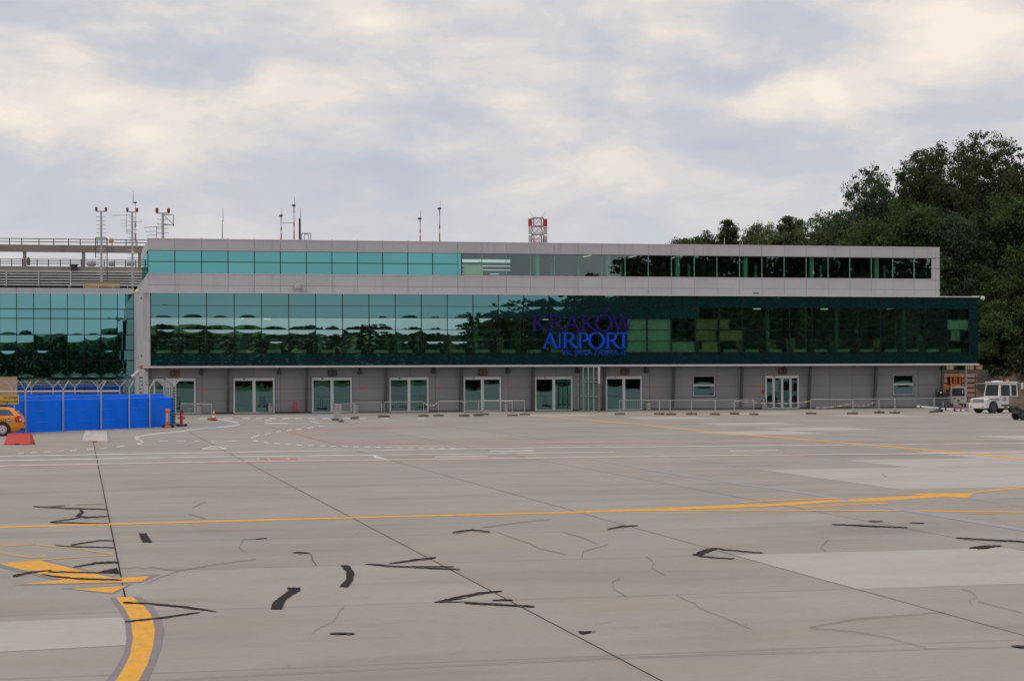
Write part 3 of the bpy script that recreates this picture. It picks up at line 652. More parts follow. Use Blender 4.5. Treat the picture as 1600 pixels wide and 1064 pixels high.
# right end return of the glass box
tb(MB().box(BX1-.04, BX1, YB+.02, YW+4.0, ZR[6], ZR[0]), 'end_glass', G_sp)
tb(MB().box(X1+.1, BX1-.06, YW+3.9, YW+4.0, ZR[6], ZR[0]), 'end_wall', M_panel)
mv = MB().box(-.028, .028, -.02, .07, 0, ZR[0]-ZR[6]).mesh('mullion', M_mull)
for i in range(NB+1): put('mullion', mv, term, at_t((gx(i), YB, ZR[6])))
for r in range(1, 6):
    t = .030 if r in (1, 2) else .045
    tb(MB().box(GX0, BX1-.01, YB-.012, YB+.06, ZR[r]-t/2-.005, ZR[r]+t/2-.005), 'transom', M_mull)
tb(MB().box(BX0-.05, BX1+.06, YB-.10, YW+.2, 9.115, 9.20), 'roof_edge', M_trim)
tb(MB().box(BX0-.05, BX1+.03, YB-.08, YB+.25, 3.50, 3.64), 'bottom_edge', M_trim)
# grey end frame on the left of the box
for z0, z1 in ((3.66, 5.48), (5.50, 7.29), (7.31, 9.10)):
    tb(MB().box(BX0, GX0-.04, YB-.03, YB+.05, z0, z1), 'cladding_panel', M_panel)
tb(MB().box(BX0-.02, BX0+.04, YB+.05, YW+.9, 3.66, 9.1), 'end_cladding', M_panel)

# upper storey
NU = 33; UX0, UX1 = P(231, 380, YW).x, P(1461, 400, YW).x; UW = (UX1-UX0)/NU
SPLIT = P(722.6, 410, YW).x
tb(MB().box(X0+.03, X1-.03, YW+.12, YW+.3, 12.48, 13.2), 'parapet_backing', M_seam)
tb(MB().box(X0+.03, X1-.03, YW+.12, YW+.3, 9.2, 10.58), 'sill_backing', M_seam)
tb(MB().box(X0+.03, X1-.03, YW+.3, 159, 12.75, 12.95), 'roof_slab', M_sof)
tb(MB().box(X0-.02, X1+.02, YW-.05, YW+.55, 13.27, 13.33), 'parapet_cap', M_trim)
tb(MB().box(X0+.03, X1-.03, YW+.32, 159, 9.3, 9.45), 'storey_floor', M_intdark)
def panel_mesh(w, h, mt, nm='cladding_panel'):
    return MB().box(.009, w-.009, -.03, .02, .009, h-.009).mesh(nm, mt)
pm = [panel_mesh(UW, ZU[0]-ZU[1], M_panel), panel_mesh(UW, ZU[3]-ZU[4]-.05, M_panel), panel_mesh(UW, ZU[4]-ZU[5]-.06, M_panel)]
for i in range(NU):
    x = ux(i)
    for q_, z_ in zip(pm, (ZU[1], ZU[4], ZU[5]+.06)): put('cladding_panel', q_, term, at_t((x, YW, z_))).scale.x = (ux(i+1)-ux(i))/UW
tb(MB().box(X0-.01, X1, YW-.045, YW+.1, ZU[3]-.05, ZU[3]+.005), 'window_sill', M_trim)
tb(MB().box(X0+.01, X1, YW-.012, YW+.1, ZU[1]-.035, ZU[1]), 'window_head', M_seam)
WE = P(1455, 420, YW).x
for z0, z1 in ((ZU[1], ZU[0]), (11.56, ZU[1]), (ZU[3], 11.54), (ZU[4], ZU[3]-.06), (ZU[5]+.07, ZU[4])):
    tb(MB().box(UX1+.01, X1, YW-.03, YW+.05, z0+.012, z1-.012), 'end_panel', M_panel)
for z0, z1 in ((11.56, ZU[1]-.05), (ZU[3]+.02, 11.54)):
    tb(MB().box(WE+.03, UX1-.01, YW-.03, YW+.05, z0, z1), 'end_panel', M_panel)
up_v = variants(UW-.03, ZU[2]-ZU[3]-.03, (.0003, .0006, .0009), G_up)
upc = variants(UW-.02, ZU[1]-ZU[3]-.05, (.0001, .0002, .0003), G_clear)
nsp = 0
for i in range(NU):
    x = ux(i)
    if x+UW*.7 < SPLIT:
        for z in (ZU[3], ZU[2]):
            put('pane', rr.choice(up_v), term, at_t((x+.015, YW+.01, z+.015)), (rr.gauss(0, .0008), 0, rr.gauss(0, .001))).scale.x = (ux(i+1)-ux(i)-.03)/(UW-.03)
        tb(MB().box(x-.03, x+.03, YW-.015, YW+.08, ZU[3]+.01, ZU[1]-.04), 'mullion', M_mull)
    else:
        if i < NU-1: put('pane', rr.choice(upc), term, at_t((x+.01, YW+.02, ZU[3]+.02)), (rr.gauss(0, .0006), 0, rr.gauss(0, .0008))).scale.x = (ux(i+1)-ux(i)-.02)/(UW-.02)
        tb(MB().box(x-.012, x+.012, YW-.03, YW+.1, ZU[3]+.01, ZU[1]-.04), 'glass_fin', M_green)
        for z in (ZU[3]+.25, ZU[1]-.3):
            tb(MB().box(x-.06, x+.06, YW-.045, YW-.02, z-.02, z+.02), 'glass_clamp', M_alu)
tb(MB().box(X0+.02, SPLIT-.3, YW-.012, YW+.06, ZU[2]-.028, ZU[2]+.028), 'transom', M_mull)
isp = max(i for i in range(NU) if ux(i)+UW*.7 < SPLIT)+1
put('pane', pane_mesh(SPLIT-.1-ux(isp), ZU[1]-ZU[3]-.06, .0003, G_up), term, at_t((ux(isp)+.03, YW-.01, ZU[3]+.03)))
tb(MB().box(SPLIT-.1, SPLIT-.02, YW-.02, YW+.1, ZU[3]+.01, ZU[1]-.04), 'dark_strip', M_mull)
xl = ux(NU-1)
put('pane', pane_mesh(WE-xl, ZU[1]-ZU[3]-.05, .0002, G_clear), term, at_t((xl+.01, YW+.02, ZU[3]+.02)))
tb(MB().box(X1-.12, X1-.06, YW+.32, 158.6, 9.46, 12.74), 'room_wall', M_intdark)
for i in range(1, 12):
    tb(MB().box(ux(i)-.06, ux(i)+.06, YW-.03, YW+.03, 13.331, 13.36), 'cap_clip', M_redp)
# room behind the clear glazing
tb(MB().box(SPLIT-.2, SPLIT-.1, YW+.3, 158.8, 9.45, 12.7), 'room_wall', M_int)
lou = (P(725, 415, 157).x, P(805, 415, 157).x)
tb(MB().box(X0+.05, lou[0], 158.7, 158.9, 9.46, 12.74), 'back_wall', M_intmid)
tb(MB().box(lou[1], X1-.03, 158.7, 158.9, 9.46, 12.74), 'back_wall', M_intmid)
for k in range(9):
    z = 9.5+k*.34; tb(MB().box(lou[0], lou[1], 158.6, 158.9, z, z+.25), 'louvre', M_intdark)
for i in range(int((SPLIT-UX0)/UW)+1, NU):
    x = ux(i)
    if i % 3 == 0: tb(MB().box(x+.55, x+.87, YW+.5, YW+.8, 9.45, 12.75), 'inner_column', M_green)
    if i % 3 == 1: tb(MB().box(x+.3, x+.5, YW+2.5, YW+2.7, 9.45, 11.9), 'inner_post', M_green)
    if i % 2 == 0 and 16 < i < 23: tb(MB().box(x+.2, x+.30, YW+4, YW+6.5, 12.62, 12.66), 'ceiling_lamp', M_lampw)
    if rr.random() < .6: tb(MB().box(x+.2, x+1.3, YW+3, YW+3.8, 9.45, 10.9+rr.random()*.4), 'seat_back', M_intdark)
tb(MB().box(SPLIT+.15, SPLIT+1.7, YW+.35, YW+.4, 10.6, 11.55), 'notice_board', M_blind)
# side walls on the left
tb(MB().box(X0-.01, X0+.05, YW+.05, 159, ZU[1], 13.26), 'side_cladding', M_panel)
tb(MB().box(X0, X0+.05, YW+.05, 159, ZU[3], ZU[1]), 'side_glass', G_up)
tb(MB().box(X0-.01, X0+.05, YW+.05, YL, 0, ZU[3]), 'side_cladding', M_panel)
tb(MB().box(X1-.05, X1, YW+.05, 159, 9.2, 13.26), 'side_cladding', M_panel)
tb(MB().box(X0+.06, X1-.06, 153.1, YL-.2, 9.05, 9.3), 'rear_roof', M_sof)
tb(MB().box(X0-.03, X0+.5, 159.05, YL, ZU[3]-.05, ZU[3]+.05), 'side_parapet', M_trim)

# ground storey: columns, panels, doors, windows
colpx = [234, 356, 478.5, 602, 719, 831, 942, 1050.6, 1156.5, 1262.5, 1365, 1469]
CX = [P(p, 610, YW).x for p in colpx]
CS = (CX[10]-CX[1])/9
for i in range(12):
    x = CX[i]
    mb = MB()
    a = [(x-.1, YW-.16, 0.0), (x+.1, YW-.16, 0.0), (x+.1, YW-.04, 0), (x-.1, YW-.04, 0)]
    b = [(x-.1, YW-.72, 3.5), (x+.1, YW-.72, 3.5), (x+.1, YW-.48, 3.5), (x-.1, YW-.48, 3.5)]
    n = 0; mb.v = a+b
    for q in ((0,3,2,1),(4,5,6,7),(0,1,5,4),(1,2,6,5),(2,3,7,6),(3,0,4,7)): mb.face(q)
    tb(mb, 'raking_column', M_col)
doors = [(239.6, 305.8, 590.5), (364.3, 429.2, 590), (487, 550, 589.7), (608, 669.6, 588.9), (724, 782.8, 588.4), (835.5, 894.6, 588), (946, 1003, 587.4), (1195.4, 1248, 586.8)]
D = []
for a, b, t in doors: D.append((P(a, 600, YW).x, P(b, 600, YW).x, 2.72))
Wn = [(P(1082.7, 600, YW).x, P(1116.8, 600, YW).x, 1.05, 2.72), (P(1395.5, 600, YW).x, P(1427, 600, YW).x, 1.05, 2.72)]
# wall backing (with openings), then panels in front of it
opens = sorted([(a, b, 0, t) for a, b, t in D] + Wn)
cur = X0
for a, b, z0, z1 in opens:
    tb(MB().box(cur, a, YW+.04, YW+.2, 0, 3.5), 'wall', M_seam)
    tb(MB().box(a, b, YW+.04, YW+.2, z1, 3.5), 'wall', M_seam)
    if z0: tb(MB().box(a, b, YW+.04, YW+.2, 0, z0), 'wall', M_seam)
    cur = b
tb(MB().box(cur, X1, YW+.04, YW+.2, 0, 3.5), 'wall', M_seam)
tb(MB().box(X0+.1, X1-.1, 151.6, 151.8, 0, 3.49), 'lobby_wall', M_int)
for x in CX[1:-1]: tb(MB().box(x-.06, x+.06, YW+.3, 151.5, 0, 3.48), 'lobby_partition', M_int)
rowsz = [0.10, 0.97, 1.86, 2.745, 3.49]
cells = []
for i in range(-1, 11):
    c = CX[i] if i >= 0 else CX[0]-CS
    w_ = (CX[i+1]-c)/3
    for q in range(3): cells.append((c+q*w_, c+(q+1)*w_))
pc = {}
for a, b in cells:
    a, b = max(a, X0), min(b, X1)
    if b-a < .1: continue
    for z0, z1 in zip(rowsz[:-1], rowsz[1:]):
        segs = [(a, b)]
        for o0, o1, oz0, oz1 in opens:
            if z1 <= oz0+.1 or z0 >= oz1: continue
            ns = []
            for s0, s1 in segs:
                if o1+.04 <= s0 or o0-.04 >= s1: ns.append((s0, s1)); continue
                if o0-.04 > s0: ns.append((s0, o0-.04))
                if o1+.04 < s1: ns.append((o1+.04, s1))
            segs = ns
        for s0, s1 in segs:
            if s1-s0 < .08: continue
            key = (round(s1-s0, 2), round(z1-z0, 2))
            if key not in pc: pc[key] = panel_mesh(s1-s0, z1-z0, M_panel2)
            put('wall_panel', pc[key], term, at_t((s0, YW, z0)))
tb(MB().box(X0, X1, YW-.02, YW+.03, 0.0, .095), 'plinth', M_darkmetal)
def add_door(a, b, t, four=False):
    w = b-a
    d = bpy.data.objects.new('sliding_door', None); col.objects.link(d); d.parent = term; d.location = at_t((a, YW, 0))
    fr = MB().box(0, w, -.07, .1, t-.22, t).box(0, .13, -.06, .1, 0.02, t-.221).box(w-.13, w, -.06, .1, 0.02, t-.221).box(.131, w-.131, -.05, .1, 0.02, .10)
    if four:
        for fx in (.25, .5, .75): fr.box(w*fx-.09, w*fx+.09, -.05, .09, .101, t-.222)
    else: fr.box(w*.5-.11, w*.5+.11, -.05, .09, .101, t-.222)
    fr.build('frame', M_white, d)
    MB().box(w*.24, w*.24+.16, -.10, -.065, t-.12, t-.05).build('motion_sensor', M_dark, d)
    xs_ = [.13, w*.25-.09, w*.25+.09, w*.5-.09, w*.5+.09, w*.75-.09, w*.75+.09, w-.13] if four else [.13, w*.5-.11, w*.5+.11, w-.13]
    for k in range(0, len(xs_), 2):
        me = pane_mesh(xs_[k+1]-xs_[k], t-.33, rr.uniform(-.0012, .0022), G_door)
        put('pane', me, d, (xs_[k], .03, .105), (rr.gauss(0, .0012), 0, rr.gauss(0, .001)))
    return d
for k, (a, b, t) in enumerate(D): add_door(a, b, t, k == 7)
for a, b, z0, z1 in Wn:
    w = bpy.data.objects.new('window', None); col.objects.link(w); w.parent = term; w.location = at_t((a, YW, z0))
    W_, H_ = b-a, z1-z0
    MB().box(0, W_, -.035, .06, 0, .07).box(0, W_, -.03, .06, H_-.05, H_).box(0, .05, -.03, .06, .071, H_-.051).box(W_-.05, W_, -.03, .06, .071, H_-.051).box(.051, W_-.051, -.04, .06, H_*.49, H_*.58).build('frame', M_trim, w)
    put('pane', pane_mesh(W_-.1, H_*.49-.07, .0005, G_door), w, (.05, .02, .07))
    put('pane', pane_mesh(W_-.1, H_*.42-.05, .0005, G_door), w, (.05, .02, H_*.58))
# small things fixed to the wall
for k, px in enumerate((273, 519, 754, 976, 1222)):
    x = P(px, 580, YW).x
    s = tb(MB().box(x-.34, x+.34, YW-.22, YW-.04, 2.84, 3.28), 'signal_box', M_darkmetal)
    tb(MB().box(x-.28, x-.06, YW-.25, YW-.221, 2.92, 3.2), 'signal_lens', M_dimlens if k != 1 else M_col, s)
    tb(MB().box(x+.06, x+.28, YW-.25, YW-.221, 2.92, 3.2), 'signal_lens', M_dimlens if k in (0, 2) else M_col, s)
for px in (314, 436, 562, 677, 793, 901, 1009, 1225):
    p = P(px, 581, YW); tb(MB().box(p.x-.14, p.x+.14, YW-.35, YW-.03, 2.98, 3.3).box(p.x-.05, p.x+.05, YW-.2, YW-.05, 3.3, 3.45), 'wall_lamp', M_darkmetal)
for px, y in ((319.6, 610), (442.5, 609.5), (565.5, 608.5), (683.6, 607.5), (796.5, 607), (1016, 605.6), (1184, 604.5)):
    p = P(px, y, YW); tb(MB().box(p.x-.22, p.x+.22, YW-.045, YW-.031, 1.80, 1.92), 'orange_plate', M_lens)
p = P(1192, 613, YW); tb(MB().box(p.x-.1, p.x+.1, YW-.06, YW-.032, 1.25, 1.55), 'alarm_box', M_red)
p = P(1181, 459.8, YW); tb(MB().box(p.x-.25, p.x+.25, YW-.06, YW-.032, 9.40, 9.46), 'vent_slot', M_dark)
# dome cameras, corner lamp
def dome(px, py, Y, arm, nm='dome_camera'):
    c = P(px, py, Y); o = MB().lathe([(.02, .16), (.14, .12), (.19, 0), (.16, -.12), (.05, -.19)], c, n=12)
    d = tb(o, nm, M_cream, smooth=True)
    tb(MB().tube(c+Vector((0, 0, .14)), Vector(arm), .04, None, 6), 'bracket', M_alu, d)
dome(214.5, 455.5, YB+.4, P(228, 453, YB+.4)); dome(1535.5, 465.8, YB+.3, P(1519, 463.0, YB+.3))
c = P(220.5, 573.5, YB+.5); d = tb(MB().lathe([(.03, .2), (.14, .14), (.16, 0), (.06, -.15)], c, n=10), 'corner_lamp', M_lens); tb(MB().tube(c, P(230, 579, YW), .03), 'bracket', M_col, d)
for (ax, ay), (bx, by) in (((206, 589), (211.5, 586)), ((211.5, 584.5), (217, 581))):
    a = P(ax, ay, 152); b = P(bx, by, 152); tb(MB().tube(a, b, .16, .16, 8), 'wall_camera', M_trim)
# conduit rack at the lower left corner
p = P(213, 600, 158)
for k in range(7): tb(MB().box(X0-.35, X0-.02, 157.6+.02*k, 158.2, 0.9+k*.3, 1.0+k*.3), 'cable_tray', M_darkmetal)

# ---------------------------------------------------------------- lettering
def ribbon(mb, pts, w, y0, y1):
    n = len(pts); ws = w if isinstance(w, (list, tuple)) else [w]*n
    A, B = [], []
    for i in range(n):
        a = pts[max(0, i-1)]; b = pts[min(n-1, i+1)]; dx, dz = b[0]-a[0], b[1]-a[1]; l = math.hypot(dx, dz)
        nx, nz = -dz/l*ws[i]/2, dx/l*ws[i]/2
        A.append((pts[i][0]+nx, pts[i][1]+nz)); B.append((pts[i][0]-nx, pts[i][1]-nz))
    mb.prism(A+B[::-1], y0, y1)
def arc(cx, cy, rx, ry, a0, a1, n=14): return [(cx+rx*math.cos(R_(a0+(a1-a0)*i/n)), cy+ry*math.sin(R_(a0+(a1-a0)*i/n))) for i in range(n+1)]
def glyph(ch):
    T, t, s = .145, .065, .05
    S = []
    def serif(x, y, w=.17): S.append(([(x-w, y), (x+w, y)], s))
    if ch == 'K': S += [([(.19, 0), (.19, 1)], T), ([(.24, .47), (.80, 1)], t), ([(.34, .56), (.55, .30), (.80, .08), (1.02, .0)], [T, T, T*.8, .03])]; serif(.19, .975); serif(.19, .025); serif(.82, .975, .12)
    elif ch == 'R': S += [([(.19, 0), (.19, 1)], T), ([(.19, .97), (.42, .97)]+arc(.42, .735, .26, .235, 80, -90, 10)+[(.24, .50)], [t, t]+[t+.07*math.sin(math.pi*i/10) for i in range(11)]+[t]), ([(.44, .5), (.62, .25), (.82, .06), (1.04, 0)], [T, T, T*.8, .03])]; serif(.19, .025); serif(.14, .975, .1)
    elif ch == 'P': S += [([(.22, 0), (.22, 1)], T*1.2), ([(.22, .97), (.52, .97)]+arc(.52, .71, .36, .26, 80, -90, 10)+[(.36, .45)], [t, t]+[t+.10*math.sin(math.pi*i/10) for i in range(11)]+[t])]; serif(.22, .025, .2); serif(.16, .975, .12)
    elif ch == 'A': S += [([(.10, 0.02), (.50, 1)], t*1.1), ([(.46, 1), (.90, .02)], T), ([(.24, .36), (.72, .36)], t)]; serif(.09, .02, .1); serif(.90, .02, .12)
    elif ch in 'OÓ':
        o = arc(.5, .5, .43, .485, 0, 360, 28); S.append((o, [t+.085*abs(math.cos(2*math.pi*i/28)) for i in range(29)]))
        if ch == 'Ó': S.append(([(.60, 1.12), (.82, 1.44)], [.06, .17]))
    elif ch == 'W': S += [([(.06, 1), (.31, 0)], T*.9), ([(.30, 0.02), (.52, .95)], t), ([(.47, 1), (.72, 0)], T*.9), ([(.71, .02), (.95, 1)], t)]; serif(.05, .98, .08); serif(.95, .98, .07)
    elif ch == 'I': S += [([(.5, 0), (.5, 1)], .34)]; S += [([(.12, .025), (.88, .025)], s), ([(.12, .975), (.88, .975)], s)]
    elif ch == 'T': S += [([(.55, 0), (.55, 1)], T*1.2), ([(.02, .965), (1.0, .965)], t*1.1), ([(.03, .95), (.06, .86)], .05), ([(.99, .99), (.96, .88)], .05)]; serif(.55, .025, .2)
    elif ch == 'M': S += [([(.12, 0), (.18, 1)], t), ([(.18, 1), (.50, .08)], T*.9), ([(.50, .08), (.82, 1)], t), ([(.82, 1), (.88, 0)], T*.9)]
    elif ch == 'N': S += [([(.14, 0), (.14, 1)], t*1.2), ([(.12, 1), (.86, 0)], T), ([(.86, 0), (.86, 1)], t*1.2)]
    elif ch == 'J': S += [([(.65, 1), (.65, 0), (.5, -.22), (.2, -.3)], [.3, .3, .2, .1])]
    elif ch == 'Ł': S += [([(.32, 0), (.32, 1)], T*1.3), ([(.30, .04), (.98, .04)], t*1.4), ([(.05, .35), (.72, .66)], t*1.3)]
    elif ch == '.': S += [([(.5, 0), (.5, .16)], .6)]
    return S
def letters(parent, chars, mt, y):
    for ch, a, b, t, bo in chars:
        p0 = P(820+a/8.889, 470+bo/8.889, y); p1 = P(820+(b if bo < 700 else b-.1*(b-a))/8.889, 470+t/8.889, y)
        w, h = p1.x-p0.x, p1.z-p0.z; mb = MB()
        for k, (pts, wd) in enumerate(glyph(ch)):
            sc_ = (w*h)**.5*.98 if ch not in 'I.J' else w
            ww = [q*min(sc_, h*1.05) for q in wd] if isinstance(wd, (list, tuple)) else wd*min(sc_, h*1.05)
            if h < .6: ww = [q*.72 for q in ww] if isinstance(ww, list) else ww*.72
            ribbon(mb, [(q[0]*w, q[1]*h) for q in pts], ww, -.06-.003*k, .05)
        mb.build('letter', mt, parent, loc=Vector((p0.x, y, p0.z))-wloc(parent))
sy = YB-.16
sg = thing('airport_sign', 'purple and blue serif lettering fixed on the green glass front', 'sign', P(910, 556, sy))
letters(sg, [('K', 92, 335, 200, 418), ('R', 318, 575, 200, 418), ('A', 552, 765, 200, 418), ('K', 762, 1000, 200, 418), ('Ó', 975, 1220, 196, 424), ('W', 1205, 1505, 200, 422)], M_purple, sy)
letters(sg, [('A', 250, 455, 442, 660), ('I', 455, 510, 442, 660), ('R', 515, 745, 442, 660), ('P', 730, 890, 442, 660), ('O', 880, 1110, 438, 664), ('R', 1110, 1335, 442, 660), ('T', 1275, 1450, 442, 660)], M_blue, sy)
letters(sg, [('I', 525, 556, 683, 754), ('M', 560, 642, 683, 754), ('.', 646, 660, 683, 754), ('J', 694, 724, 683, 754), ('A', 724, 796, 683, 754), ('N', 796, 860, 683, 754), ('A', 866, 942, 683, 754),
             ('P', 970, 1018, 683, 754), ('A', 1014, 1090, 683, 754), ('W', 1086, 1186, 683, 754), ('Ł', 1186, 1232, 683, 754), ('A', 1232, 1310, 683, 754), ('I', 1338, 1366, 683, 754), ('I', 1370, 1400, 683, 754)], M_blue, sy)

# ---------------------------------------------------------------- left glass wing
LXR = P(209.6, 520, YL).x; LBW = P(186.7, 520, YL).x - P(160.7, 520, YL).x
NLB = 30
LX0 = LXR - NLB*LBW
def zl(y): return P(100, y, YL).z
ZL = [zl(y) for y in (458.6, 482.9, 497.7, 523, 547.3, 563.5, 590, 614, 638)] ; ZL[-1] = 0.1
wing = thing('glass_wing_building', 'lower glass-fronted wing set back behind the blue fence', 'building', (LX0, YL, 0))
def wb(mb, name, mt, parent=None): return mb.build(name, mt, parent or wing, world=True)
wb(MB().box(LX0, X0-.1, YL+8, YL+22, 0, ZL[0]-.1), 'rear_block', M_concgrey)
wb(MB().box(LX0, X0-.1, YL+.1, YL+22, ZL[0]-.1, ZL[0]+.02), 'roof', M_sof)
zt = zl(450)
for i in range(NLB+1):
    x = LX0+i*LBW
    wb(MB().box(x+.012, min(x+LBW-.012, X0-.12), YL-.12, YL+.3, ZL[0]+.05, zt), 'parapet_panel', M_panel)
wb(MB().box(LX0, X0-.12, YL-.16, YL+.2, ZL[0]-.03, ZL[0]+.045), 'parapet_ledge', M_trim)
wv = {}
for r in range(8):
    h = ZL[r]-ZL[r+1]
    for i in range(NLB):
        for q in range(2):
            wv[(r, q)] = wv.get((r, q)) or pane_mesh(LBW-.04, h-.05, (.0004, .0022)[q] if r > 1 else (.0002, .0007)[q], G_wing)
        x = LX0+i*LBW
        put('pane', wv[(r, rr.randrange(2))], wing, Vector((x+.02, YL, ZL[r+1]+.025))-wloc(wing), (rr.gauss(0, .0012), 0, rr.gauss(0, .0014)))
for i in range(NLB+1):
    x = LX0+i*LBW; wb(MB().box(x-.035, x+.035, YL-.03, YL+.1, 0, ZL[0]-.03), 'mullion', M_mull)
for r in range(1, 8): wb(MB().box(LX0, LXR, YL-.022, YL+.1, ZL[r]-.04, ZL[r]+.04), 'transom', M_mull)
wb(MB().box(LXR+.03, X0-.02, YL-.02, YL+.3, 0, ZL[0]-.03), 'corner_glass', G_sp)
for r in (3, 5, 8): wb(MB().box(LX0, LXR, YL+.15, YL+7.9, ZL[r]+(.12 if r == 8 else -.5)-.05, ZL[r]+(.12 if r == 8 else -.5)+.05) if r != 3 else MB().box(LX0, LXR, YL+.15, YL+7.9, ZL[3]+.1, ZL[3]+.3), 'floor_slab', M_intdark)
wb(MB().box(LX0, LXR, YL+6, YL+6.2, 0, ZL[0]-.2), 'inner_wall', M_int)
for px, a, b, mt in ((15, 530, 547, M_int), (40, 531, 547, M_box), (64, 528, 547, M_int), (88, 529, 547, M_intdark), (127, 529, 547, M_blind), (147, 523.5, 547, M_blind), (172, 526, 547, M_int)):
    p = P(px, a, YL+.5); q = P(px, b, YL+.5)
    wb(MB().box(p.x-.55, p.x+.5, YL+.45, YL+.55, q.z, p.z), 'blind', mt)

# ---------------------------------------------------------------- parking deck behind the wing
deck = thing('parking_deck', 'weathered concrete parking deck with railings and white louvres behind the glass wing', 'parking deck', (P(100, 440, YP).x, YP, 0))
DX0, DX1 = P(-480, 440, YP).x, P(222, 440, YP).x+.6
def zp(y): return P(100, y, YP).z
def db(mb, name, mt, parent=None): return mb.build(name, mt, parent or deck, world=True)
db(MB().box(DX0, DX1, YP, YP+.6, zp(394), zp(383)), 'upper_beam', M_concgrey)
db(MB().box(DX0, DX1, YP, YP+.5, zp(427), zp(416.5)), 'lower_beam', M_concgrey)
db(MB().box(DX0, DX1, YP+.1, YP+15, zp(427)+.02, zp(425)), 'deck_slab', M_concgrey)
db(MB().box(DX0, DX1, YP+1.0, YP+1.3, 0, zp(428)), 'back_wall', M_intdark)
for px in (-434, -339.5, -245, -150.5, -56, 38.5, 130.5, 218.5):
    p = P(px, 405, YP); db(MB().box(p.x-.19, p.x+.19, YP+.05, YP+.55, zp(416.4), zp(394.1)), 'column', M_concgrey)
for k in range(6):
    z = zp(446.5-4.2*k)
    db(MB().prism([(0, 0), (0, 0)], 0, 0) if False else MB().box(DX0, DX1, YP-.25-.0*k, YP+.35, z, z+.14), 'louvre', M_louv)
for px in (-40, 10, 60.5, 110.5, 160): 
    p = P(px, 440, YP); db(MB().box(p.x-.05, p.x+.05, YP-.32, YP-.26, zp(448), zp(424)), 'louvre_post', M_louv)
def railing(y0, y1, Y, xs, nr, r=.045):
    z0, z1 = P(100, y0, Y).z, P(100, y1, Y).z
    for k in range(nr):
        z = z1-(z1-z0)*k/max(nr, 1)*.9
        db(MB().tube((DX0, Y, z), (DX1, Y, z), r, None, 6), 'rail', M_darkmetal)
    for px in xs:
        x = P(px, y0, Y).x; db(MB().box(x-.05, x+.05, Y-.05, Y+.05, z0, z1), 'rail_post', M_darkmetal)
railing(384, 373.8, YP+.1, (-60, -34, -8, 15, 34, 61, 84, 107, 125.5, 152, 175, 197, 214), 2)
railing(416.5, 405.5, YP+6, (-40, -18, 0, 18.5, 35, 58, 76, 94, 110, 127, 145, 163, 179, 196, 212), 4, .035)
for px, w in ((143, 16), (204, 14), (174, 10)):     # ventilation plant standing on the lower deck
    p = P(px, 416, YP+4); db(MB().lathe([(w*.028, 0), (w*.034, .25), (w*.03, .55), (w*.012, .6)], (p.x, p.y, p.z), n=12), 'roof_fan', M_alu)
p = P(116, 420, YP-.2); db(MB().box(p.x-.35, p.x+.35, YP-.35, YP-.02, p.z-.2, p.z+.35).box(p.x-.5, p.x+.5, YP-.45, YP-.02, p.z+.36, p.z+.44), 'wall_unit', M_darkmetal)
p = P(44.5, 409, YP-.1); db(MB().lathe([(.16, -.4), (.18, .2), (.08, .5)], p, n=8), 'cctv_post', M_col)

# ---------------------------------------------------------------- masts and roof equipment
def mast(px, ytop, ybase, Y, label, rungs=True, red=(), whip=None, nm='antenna_mast', lamps=True, r=.11):
    b = P(px, ybase, Y); t = P(px, ytop, Y); H = t.z-b.z
    o = thing(nm, label, 'mast', b, 0, 'lamp masts on the left wing')
    MB().tube((0, 0, 0), (0, 0, H), r, r*.85, 8).build('pole', M_alu, o)
    if rungs:
        n = int(H/.42)
        for k in range(n):
            z = .5+k*(H-.6)/n; MB().tube((-.46, -.05, z), (.46, -.05, z), .03, None, 5).build('rung', M_alu, o)
    if lamps:
        MB().box(-.55, .55, -.05, .05, H-.02, H+.08).build('crossbar', M_alu, o)
        for s in (-1, 1):
            l = MB().lathe([(.09, 0), (.11, .05), (.11, .30), (.07, .36)], (s*.46, 0, H+.08), n=10).build('lamp', M_darkmetal, o)
            MB().lathe([(.11, H+.17), (.125, H+.2), (.125, H+.38), (.08, H+.44)], (s*.46, -.03, 0), n=10).build('lens', M_redlens, l)
    return o, H
YM = 189.0
m1, H = mast(158.5, 331, 442, YM, 'leftmost lamp mast with rungs, standing on the glass wing roof')
x = -.55; MB().path([(x, .3, H*.35-.0), (x, .3, H*.63), (.55, .3, H*.63), (.55, .3, 0)], .05, 5).build('ladder_hoop', M_darkmetal, m1)
MB().lathe([(.05, -.25), (.25, -.12), (.25, .1), (.08, .22)], (.95, 0, H*.60), n=10).build('floodlight', M_ochre, m1)
m2, H = mast(207, 332, 449, YM, 'taller lamp mast with side antennas beside the terminal corner')
MB().tube((.30, 0, H*.55), (.30, 0, H+.9), .05, .04, 6).build('side_pole', M_white, m2)
for za_, zb_ in ((.62, .72), (.80, .86)): MB().box(.24, .36, -.06, .06, H*za_, H*zb_).build('red_band', M_redlens, m2)
MB().tube((.1, 0, H+.95), (.1, 0, H+2.1), .03, .015, 5).lathe([(.1, 0), (.2, .06), (.16, .14)], (.28, 0, H+.88), n=8).build('whip', M_darkmetal, m2)
ant = MB().tube((-1.9, 0, H*.955), (0, 0, H*.965), .035, None, 5)
for k in range(3): ant.tube((-1.1+.05*k, 0, H*(.89-.04*k)), (-.5, 0, H*(.895-.04*k)), .025, None, 5)
ant.tube((-.55, 0, H*.72), (-.55, 0, H*.98), .03, None, 5).tube((-.55, 0, H*.75), (0, 0, H*.74), .03, None, 5)
ant.build('antenna', M_alu, m2)
MB().path([(0, 0, H*.87), (.85, 0, H*.87), (.85, 0, H*.9)], .025, 5).build('bracket', M_alu, m2)
p = (0.05, -.25, H*.455); MB().lathe([(.05, .18), (.17, .1), (.17, -.1), (.05, -.18)], p, n=10).build('dome_camera', M_cream, m2)
